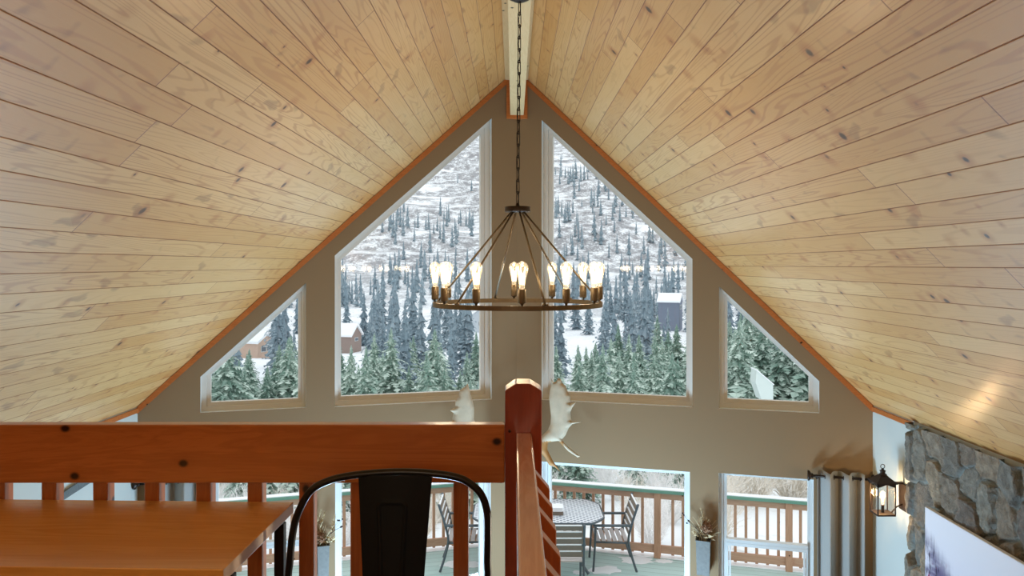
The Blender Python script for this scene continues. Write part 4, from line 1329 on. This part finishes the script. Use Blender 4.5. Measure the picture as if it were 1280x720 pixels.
# ------------------------------------------------------------------ trees
def conifer_mesh(name, seed, whorls, nb, twigs, rad, mat, droop=0.35, irregular=0.25, base=0.04, core=0.75):
    """unit height conifer, needles sprays as thin blades with a per-face tone"""
    rr = random.Random(seed); mb = MB(); tones = []
    mb.tube([(0, 0, -0.03), (0, 0, .5), (0, 0, .985)], [.014, .008, .002], 5, mi=1)
    tones += [0.2] * len(mb.f)
    for wi in range(whorls):
        f = wi / (whorls - 1)
        z = base + (0.985 - base) * f ** 0.92
        Lb = rad * (1 - f) ** 0.85 * (0.75 + .25 * math.sin(wi * 2.1)) + .008
        if f < .1: Lb *= .8 + 2 * f
        n = max(3, int(nb * (1 - f * .55)))
        a0 = rr.uniform(0, 6.28)
        # ragged inner skirt gives the crown its body
        m_ = n * 2; gap = (0.985 - base) / whorls
        ring = []
        for k in range(m_):
            a = a0 + 2*math.pi*k/m_; q = Lb * core * (1.0 if k % 2 else .55) * rr.uniform(.8, 1.2)
            ring.append((math.cos(a)*q, math.sin(a)*q, z - q * .35 - gap * .4 + rr.uniform(-.5, .5) * gap))
        mb.add(ring + [(0, 0, min(.998, z + gap * 1.7))], [(k, (k+1) % m_, m_) for k in range(m_)])
        tones += [rr.uniform(.0, .55) for k in range(m_)]
        for k in range(n):
            a = a0 + 2*math.pi*k/n + rr.uniform(-.3, .3)
            L = Lb * rr.uniform(1 - irregular*1.6, 1 + irregular)
            dr = droop * rr.uniform(.6, 1.3)
            rise = rr.uniform(.05, .25) + .35 * f
            dv = Vector((math.cos(a), math.sin(a), 0)); sdv = Vector((-math.sin(a), math.cos(a), 0))
            o = Vector((0, 0, z + rr.uniform(-.008, .008)))
            def sp(t): return o + dv * (L * t) + Vector((0, 0, L * (rise * t - dr * t * t * 1.6)))
            tone = rr.uniform(.15, .8)
            wdt = L * .22 + .004
            mb.add([o - sdv*wdt*.4, o + sdv*wdt*.4, sp(1.0)], [(0, 1, 2)]); tones.append(tone * .6)
            for q in range(twigs):
                t = .12 + .86 * (q + .5) / twigs
                c = sp(t); tl = L * (.42 * (1 - t) + .15) * rr.uniform(.7, 1.25)
                for sg in (-1, 1):
                    tip = c + dv * tl * .62 + sdv * sg * tl * .75 + Vector((0, 0, -tl * rr.uniform(.0, .5)))
                    w_ = (sp(min(1, t + .10)) - c) + Vector((0, 0, .012 * L))
                    w_ = w_ * 1.9
                    mb.add([c, c + w_, tip], [(0, 1, 2)]); tones.append(min(1, max(0, tone + rr.uniform(-.2, .3) * t)))
    me = mb.mesh(name, [mat, M['bark']], fix=False)
    at = me.attributes.new('tone', 'FLOAT', 'FACE'); at.data.foreach_set('value', tones)
    return me
NEAR = [conifer_mesh('spruce_tree', 100 + i, 30, 13, 6, [.34, .28, .38, .31][i], M['needle_near'], .38, core=.7) for i in range(4)]
MIDT = [conifer_mesh('conifer_tree', 200 + i, 20, 8, 3, [.21, .17, .24, .19][i], M['needle_far'], .5) for i in range(4)]
FART = [conifer_mesh('conifer_tree', 300 + i, 12, 5, 1, [.20, .17, .23][i], M['needle_far'], .5) for i in range(3)]

def proj(x, y, z): return (U0 + F * x / y, V0 - F * (z - ZE) / y)
tr = random.Random(21)
trees = []   # (x, y, ground z, height, kind)
def too_close(x, y, r):
    return any((x - t[0])**2 + (y - t[1])**2 < (r + t[5])**2 for t in trees)
# near thicket of frosted spruces
def place(kind, x, y, h, rr_):
    r_ = rr_ * h
    if too_close(x, y, r_): return False
    trees.append((x, y, ground(x, y), h, kind, r_)); return True
HOUSES = [(440, 425, 165), (318, 438, 150), (838, 385, 215), (612, 404, 210), (447, 340, 420), (952, 482, 60)]  # last entry keeps trees clear of the reflection stand-in
def blocks_house(x, y, h):
    uu, vv = proj(x, y, ground(x, y) + h)
    for (hu, hv, hd) in HOUSES:
        if y < hd + 8 and abs(uu - hu) < 11 + 0.11 * h / y * 1000 and vv < hv - 3: return True
    return False
def try_place(kind, u, d_, h, rr_):
    x_ = (u - U0) / F * d_
    if blocks_house(x_, d_, h): return False
    return place(kind, x_, d_, h, rr_)
n = 0
for tries in range(4000):
    if n >= 200: break
    u = tr.uniform(150, 1130)
    dmin = 38 if u < 870 else 58
    d_ = dmin * (112 / dmin) ** tr.random()
    vtop_t = tr.uniform(410, 468) - 20 * (d_ - 38) / 74 + (14 if 560 < u < 700 else 0)
    if u > 880: vtop_t -= 45 * min(1, (u - 880) / 60)
    x_ = (u - U0) / F * d_
    h = ZE - (vtop_t - V0) / F * d_ - ground(x_, d_)
    if h < 2.2: continue
    if try_place('near', u, d_, h, .10): n += 1
for tries in range(900):
    if sum(1 for t_ in trees if t_[1] < 25) >= 30: break
    d_ = tr.uniform(16.5, 24); u = tr.uniform(255, 880)
    h = ZE - (tr.uniform(488, 570) - V0) / F * d_ - ground((u - U0) / F * d_, d_)
    if h > 1.2: try_place('near', u, d_, h, .16)
# valley trees
n = 0
for tries in range(6000):
    if n >= 260: break
    d_ = 85 * (270 / 85) ** tr.random(); u = tr.uniform(120, 1160)
    h = tr.uniform(7, 14) * (1 + .4 * (d_ > 150))
    if noise.noise(Vector(((u - U0) / 60, d_ / 60, 3))) < -.12: continue
    vt = proj((u - U0)/F*d_, d_, ground((u - U0)/F*d_, d_) + h)[1]
    if vt < 335 + 25 * tr.random(): continue
    if try_place('mid', u, d_, h, .09): n += 1
# mountainside
def inv_d(v):
    ds = np.linspace(270, 1300, 400); zs = np.interp(ds, PY, PZ); vv = V0 - F * (zs - ZE) / ds
    return float(np.interp(-v, -vv, ds))
n = 0
for tries in range(20000):
    if n >= 1150: break
    v = tr.uniform(120, 392); u = tr.uniform(150, 1120)
    dens = 0.0
    if u < 645:
        dens = .06 if v < 235 else .16 if v < 268 else .75 if v < 312 else .18 if v < 345 else .9
    else:
        dens = .10 if v < 195 else .5 if v < 225 else .95 if v < 320 else .35 if v < 345 else .9
    dens *= .55 + 1.0 * max(0, noise.noise(Vector((u / 34, v / 26, 11))) + .35)
    if tr.random() > dens: continue
    d_ = inv_d(v)
    h = tr.uniform(6.5, 14.5) * (0.85 if v < 235 else 1.0)
    if try_place('far', u, d_, h, .065): n += 1

# painter buffer: which trees does the glass show, and how large
W2, H2 = 640, 360
mask = np.zeros((H2, W2), bool)
yy, xx = np.mgrid[0:H2, 0:W2]; PXc = xx * 2 + 1.0; PYc = yy * 2 + 1.0
def fill(poly):
    ins = np.zeros((H2, W2), bool); n_ = len(poly)
    for i in range(n_):
        (x0, y0), (x1, y1) = poly[i], poly[(i + 1) % n_]
        if abs(y1 - y0) < 1e-9: continue
        cond = ((y0 > PYc) != (y1 > PYc)) & (PXc < (x1 - x0) * (PYc - y0) / (y1 - y0) + x0)
        ins ^= cond
    return ins
for k, G in GLASS.items():
    pts = [wp(t, z, .09) for t, z in G]; mask |= fill([proj(*p) for p in pts])
mask[262:302, 0:315] = False                  # rail board
mask[302:, 0:20] = False
own = np.full((H2, W2), -1, int)
for i in sorted(range(len(trees)), key=lambda i: -trees[i][1]):
    x_, y_, gz, h, kd, r_ = trees[i]
    u0, vb = proj(x_, y_, gz); vt = proj(x_, y_, gz + h)[1]
    hwp = {'near': .25, 'mid': .14, 'far': .13}[kd] * h / y_ * F
    a, b_ = max(0, int(vt // 2)), min(H2, int(vb // 2) + 1)
    if b_ <= a: continue
    rowsv = np.arange(a, b_) * 2 + 1.0
    hw2 = np.clip((rowsv - vt) / max(1e-3, vb - vt), 0, 1) * hwp * .8
    for rI, hw1 in zip(range(a, b_), hw2):
        l, r2 = max(0, int((u0 - hw1) // 2)), min(W2, int((u0 + hw1) // 2) + 1)
        if r2 > l: own[rI, l:r2] = i
vis = np.bincount(own[mask & (own >= 0)], minlength=len(trees))

def zone(u):
    if u < 400: return 'the small left gable window'
    if u < 645: return 'the tall left gable window'
    if u < 880: return 'the tall right gable window'
    return 'the small right gable window'
def tree_obj(i, me, name):
    x_, y_, gz, h, kd, r_ = trees[i]
    o = bpy.data.objects.new(name, me); COL.objects.link(o)
    o.location = (x_, y_, gz - .03 * h * 0); o.scale = (h, h, h); o.rotation_euler = (0, 0, tr.uniform(0, 6.28))
    return o
LAB = {'near': ('frosted green spruce in the thicket close behind the deck, through %s', 'frosted spruces close behind the deck, %s'),
       'mid': ('blue-grey conifer standing on the snowy valley floor, through %s', 'valley conifers, %s'),
       'far': ('small dark conifer far up the snowy mountainside, through %s', 'mountainside conifers, %s')}
left_over = []
order = sorted(range(len(trees)), key=lambda i: -vis[i])
thresh = {'near': 6, 'mid': 6, 'far': 7}
cnt = 0
for i in order:
    kd = trees[i][4]
    if vis[i] >= thresh[kd] and (kd == 'near' or cnt < 285):
        u = proj(*trees[i][:3])[0]
        me = {'near': NEAR, 'mid': MIDT, 'far': FART}[kd][i % {'near': 4, 'mid': 4, 'far': 3}[kd]]
        o = tree_obj(i, me, 'spruce_tree' if kd == 'near' else 'conifer_tree')
        if kd != 'near': cnt += 1
        tag(o, LAB[kd][0] % zone(u), 'tree', LAB[kd][1] % zone(u))
    else:
        left_over.append(i)
print('trees', len(trees), 'individual', len(trees) - len(left_over), 'far individuals', cnt)
def forest():
    V_, F_, T_ = [], [], []
    off = 0
    src = []
    for me in FART:
        co = np.empty(len(me.vertices)*3); me.vertices.foreach_get('co', co)
        src.append((co.reshape(-1, 3), [tuple(p.vertices) for p in me.polygons], [d_.value for d_ in me.attributes['tone'].data]))
    for i in left_over:
        co, fc, tn = src[i % 3]; x_, y_, gz, h, kd, r_ = trees[i]
        a = tr.uniform(0, 6.28); c_, s_ = math.cos(a), math.sin(a)
        k = 1.6 if kd == 'near' else 1.0
        v = np.stack([(co[:,0]*c_ - co[:,1]*s_)*k, (co[:,0]*s_ + co[:,1]*c_)*k, co[:,2]], -1) * h + np.array([x_, y_, gz])
        V_.append(v); F_ += [tuple(j + off for j in f) for f in fc]; T_ += tn; off += len(co)
    me = bpy.data.meshes.new('distant_forest'); me.from_pydata(np.vstack(V_).tolist(), [], F_)
    me.materials.append(M['needle_far'])
    at = me.attributes.new('tone', 'FLOAT', 'FACE'); at.data.foreach_set('value', T_)
    o = bpy.data.objects.new('distant_forest', me); COL.objects.link(o)
    tag(o, 'scattered far conifers filling in the snowy mountainside forest', 'forest', None, 'stuff')
forest()

# ------------------------------------------------------------------ frosted shrubs past the deck
def shrub_mesh(seed, mat, h=1.0):
    rr = random.Random(seed); mb = MB()
    def blade(a, b_, w):
        d_ = (b_ - a); s_ = d_.cross(Vector((rr.uniform(-1, 1), rr.uniform(-1, 1), .3))).normalized() * w
        mb.add([a - s_, a + s_, b_ + s_*.5, b_ - s_*.5], [(0, 1, 2, 3)])
    for k in range(80):
        a = rr.uniform(0, 6.28); sp = rr.uniform(.05, .7)
        p = Vector((math.cos(a)*.1, math.sin(a)*.1, 0)); dv = Vector((math.cos(a)*sp, math.sin(a)*sp, 1)).normalized()
        ln = rr.uniform(.6, 1.05) / 4
        for s_ in range(4):
            q = p + dv * ln; blade(p, q, .008 - .0012*s_)
            for t in range(3):
                tv = (dv + Vector((rr.uniform(-1, 1), rr.uniform(-1, 1), rr.uniform(-.2, .6)))*.9).normalized()
                b0 = p.lerp(q, rr.random()); e = b0 + tv * rr.uniform(.08, .26); blade(b0, e, .0045)
                if rr.random() < .6:
                    tv2 = (tv + Vector((rr.uniform(-1, 1), rr.uniform(-1, 1), rr.uniform(-.3, .5)))*.8).normalized(); blade(b0.lerp(e, .6), b0.lerp(e, .6) + tv2*.11, .004)
            dv = (dv + Vector((rr.uniform(-.25, .25), rr.uniform(-.25, .25), rr.uniform(-.12, .05)))).normalized(); p = q
    return mb.mesh('frosted_shrub', mat, fix=False)
SH = [shrub_mesh(1, M['twig']), shrub_mesh(2, M['twig_tan']), shrub_mesh(3, M['twig'])]
sr = random.Random(5)
spots = []
for tries in range(3000):
    if len(spots) >= 60: break
    u = sr.uniform(255, 1050); d_ = sr.uniform(14.2, 22)
    if u > 905 and d_ < 17.5: continue
    if 300 < u < 420 and sr.random() < .3: continue
    x_ = (u - U0)/F*d_
    if any((x_ - a)**2 + (d_ - b_)**2 < .8 for a, b_ in spots): continue
    spots.append((x_, d_))
    me = SH[sr.randrange(3)]
    o = bpy.data.objects.new('frosted_shrub', me); COL.objects.link(o)
    h = sr.uniform(1.2, 2.0) if u > 880 else sr.uniform(.55, 1.05); o.location = (x_, d_, ground(x_, d_) - .02); o.scale = (h, h, h); o.rotation_euler = (0, 0, sr.uniform(0, 6.28))
    z_ = 'lower left windows' if u < 640 else 'large lower right window' if u < 880 else 'double hung right window'
    tag(o, 'bare frosted pale twigged shrub beyond deck railing, through the %s' % z_, 'shrub', 'frosted shrubs beyond the deck, %s' % z_)

# ------------------------------------------------------------------ houses on the slope
def house(u, v, d_, w, dp, hwall, hroof, rz, wall_rgb, label, flat=False, wins=2):
    p = P(u, v, d_); x_, y_ = p.x, p.y
    gz = min(ground(x_, y_), p.z) if False else p.z - hwall * .5
    root = thing('hillside_house', label, 'house', (x_, y_, gz), rz)
    g = ground(x_, y_)
    wm = plain('house_siding', wall_rgb, .8, 0, .06, 2)
    MB().box((-w/2, -dp/2, min(0, g - gz - .5)), (w/2, dp/2, hwall)).prism([(-w/2, -dp/2, hwall), (w/2, -dp/2, hwall), (0, -dp/2, hwall + hroof*.92)], (0, dp, 0)).build('walls', wm, root)
    e = .35
    mb = MB()
    for sg in (-1, 1):
        A = [(0, -dp/2 - e, hwall + hroof), (sg*(w/2 + e), -dp/2 - e, hwall - hroof*e/(w/2)), (sg*(w/2 + e), dp/2 + e, hwall - hroof*e/(w/2)), (0, dp/2 + e, hwall + hroof)]
        mb.hexa(A, [(a, b_, c_ + .45) for a, b_, c_ in A])
    mb.build('snowy_roof', M['snow'], root)
    for k in range(wins):
        xw = -w/2 + w * (k + 1) / (wins + 1)
        f = MB().box((xw - .75, -dp/2 - .08, hwall*.35), (xw + .75, -dp/2 - .01, hwall*.72)).build('window_frame', M['white_vinyl'], root)
        MB().box((xw - .6, -dp/2 - .12, hwall*.40), (xw + .6, -dp/2 - .085, hwall*.67)).build('pane', WINM, f)
WINM = plain('dark_house_window', (92, 104, 116), .3, 0, .1, 2)
house(431, 424, 165, 4.6, 5.2, 2.0, 1.9, R(74), (150, 132, 124), 'brown hillside house with snowy gable roof at left edge of the tall left window', wins=1)
house(320, 436, 150, 5.0, 4.6, 2.8, 1.3, R(70), (204, 176, 158), 'pinkish tan house with snowy roof among trees in the small left window', wins=2)
house(838, 384, 215, 6.0, 5.5, 3.2, 1.8, R(70), (116, 126, 142), 'blue-grey house with snowy roof in the tall right gable window', wins=2)
house(612 - 10, 404, 210, 6.0, 7, 3.6, 2.4, R(0), (196, 204, 210), 'pale house with white trim below the left side of the chandelier ring', wins=1)
house(444, 340, 420, 17, 8, 3.4, 2.4, R(90), (150, 158, 168), 'long low house with snowy roof high in the tall left gable window', wins=3)
def reflection_shape():  # solid shape added in place of a reflection in the window glass
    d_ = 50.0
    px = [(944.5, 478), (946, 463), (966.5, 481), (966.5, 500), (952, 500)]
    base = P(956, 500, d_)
    root = thing('reflection_stand_in', 'pale solid stand-in for a glass reflection in the small right gable window', 'reflection_shape', base)
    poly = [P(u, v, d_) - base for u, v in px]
    sm = plain('pale_reflection', (216, 228, 224), .9, 0, .04, 3)
    MB().prism(poly, (0, 1.2, 0)).build('walls', sm, root)  # body of the added reflection shape
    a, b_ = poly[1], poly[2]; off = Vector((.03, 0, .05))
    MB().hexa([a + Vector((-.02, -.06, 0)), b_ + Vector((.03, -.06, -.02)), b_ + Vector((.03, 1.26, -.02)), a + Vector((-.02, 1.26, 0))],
              [a + Vector((-.02, -.06, 0)) + off, b_ + Vector((.03, -.06, -.02)) + off, b_ + Vector((.03, 1.26, -.02)) + off, a + Vector((-.02, 1.26, 0)) + off]).build('snowy_roof', M['snow'], root)  # sloping top edge of the added shape, no real roof
reflection_shape()

# ------------------------------------------------------------------ light
w = bpy.data.worlds.new('overcast'); scene.world = w; w.use_nodes = True
t = w.node_tree; b = NB(t)
bg = t.nodes['Background']
tc = b.n('ShaderNodeTexCoord').outputs['Generated']
zz = b.sep(tc)[2]
col = b.ramp(b.math('MULTIPLY_ADD', zz, 0.5, 0.5), [(0.0, (.84, .88, .90)), (0.5, (.90, .94, .96)), (1.0, (.94, .98, 1.0))])
b.link(col, bg.inputs[0]); bg.inputs[1].default_value = 1.35

def lamp(name, typ, loc, energy, color, size=.25, rot=None):
    ld = bpy.data.lights.new(name, typ); ld.energy = energy; ld.color = color
    if typ == 'POINT': ld.shadow_soft_size = size
    if typ == 'AREA': ld.size = size
    o = bpy.data.objects.new(name, ld); COL.objects.link(o); o.location = loc
    if rot: o.rotation_euler = rot
    return o
lamp('loft_warm_fill', 'AREA', (-1.2, -0.9, 3.75), 24, (1.0, .79, .45), .6, (R(180), 0, 0))  # unseen warm fill added for the near ceiling, aimed up past the railing
lamp('loft_warm_fill_right', 'AREA', (1.4, -0.9, 3.75), 24, (1.0, .79, .45), .6, (R(180), 0, 0))  # matching added warm fill for the right slope
lamp('daylight_fill_left', 'AREA', (-.9, 6.5, .06), 118, (.48, .75, 1.0), .6, (R(180), 0, 0))  # added cool fill imitating window daylight on the far ceiling
lamp('daylight_fill_right', 'AREA', (.9, 6.5, .06), 118, (.48, .75, 1.0), .6, (R(180), 0, 0))  # same added daylight fill, right half
lamp('room_fill_centre', 'POINT', (0.3, 3.0, .9), 14, (1.0, .90, .76), .3)  # unseen fill added for the main room, no fixture behind it
sp = lamp('baluster_fill_spot', 'SPOT', (2.8, 2.9, 2.5), 260, (1.0, .86, .66))  # added light to brighten the right sides of the balusters
sp.data.spot_size = R(36); sp.data.spot_blend = .6; sp.data.shadow_soft_size = .1
sp.rotation_euler = (Vector((-.9, 1.8, 3.25)) - sp.location).to_track_quat('-Z', 'Y').to_euler()
sp = lamp('railing_fill_spot', 'SPOT', (-.6, -2.6, 4.6), 70, (1.0, .84, .62))  # unseen fill added to lift the rail board and desk top
sp.data.spot_size = R(50); sp.data.spot_blend = .8; sp.data.shadow_soft_size = .4
sp.rotation_euler = (Vector((-.5, 1.9, 3.2)) - sp.location).to_track_quat('-Z', 'Y').to_euler()

# ------------------------------------------------------------------ camera (level, vertical shift keeps the walls upright)
cd = bpy.data.cameras.new('camera'); cam = bpy.data.objects.new('camera', cd); COL.objects.link(cam)
cam.location = (0, 0, ZE); cam.rotation_euler = (R(90), 0, 0)
cd.sensor_width = 36.0; cd.lens = 36.0 * F / 1280.0
cd.shift_x = (640 - U0) / 1280.0; cd.shift_y = (V0 - 360) / 1280.0
cd.clip_start = 0.05; cd.clip_end = 5000
scene.camera = cam
scene.view_settings.view_transform = 'Standard'
scene.view_settings.look = 'None'
scene.view_settings.exposure = 0.0
scene.cycles.max_bounces = 10; scene.cycles.diffuse_bounces = 6; scene.cycles.transparent_max_bounces = 16
scene.cycles.sample_clamp_indirect = 6.0
scene.cycles.use_denoising = True
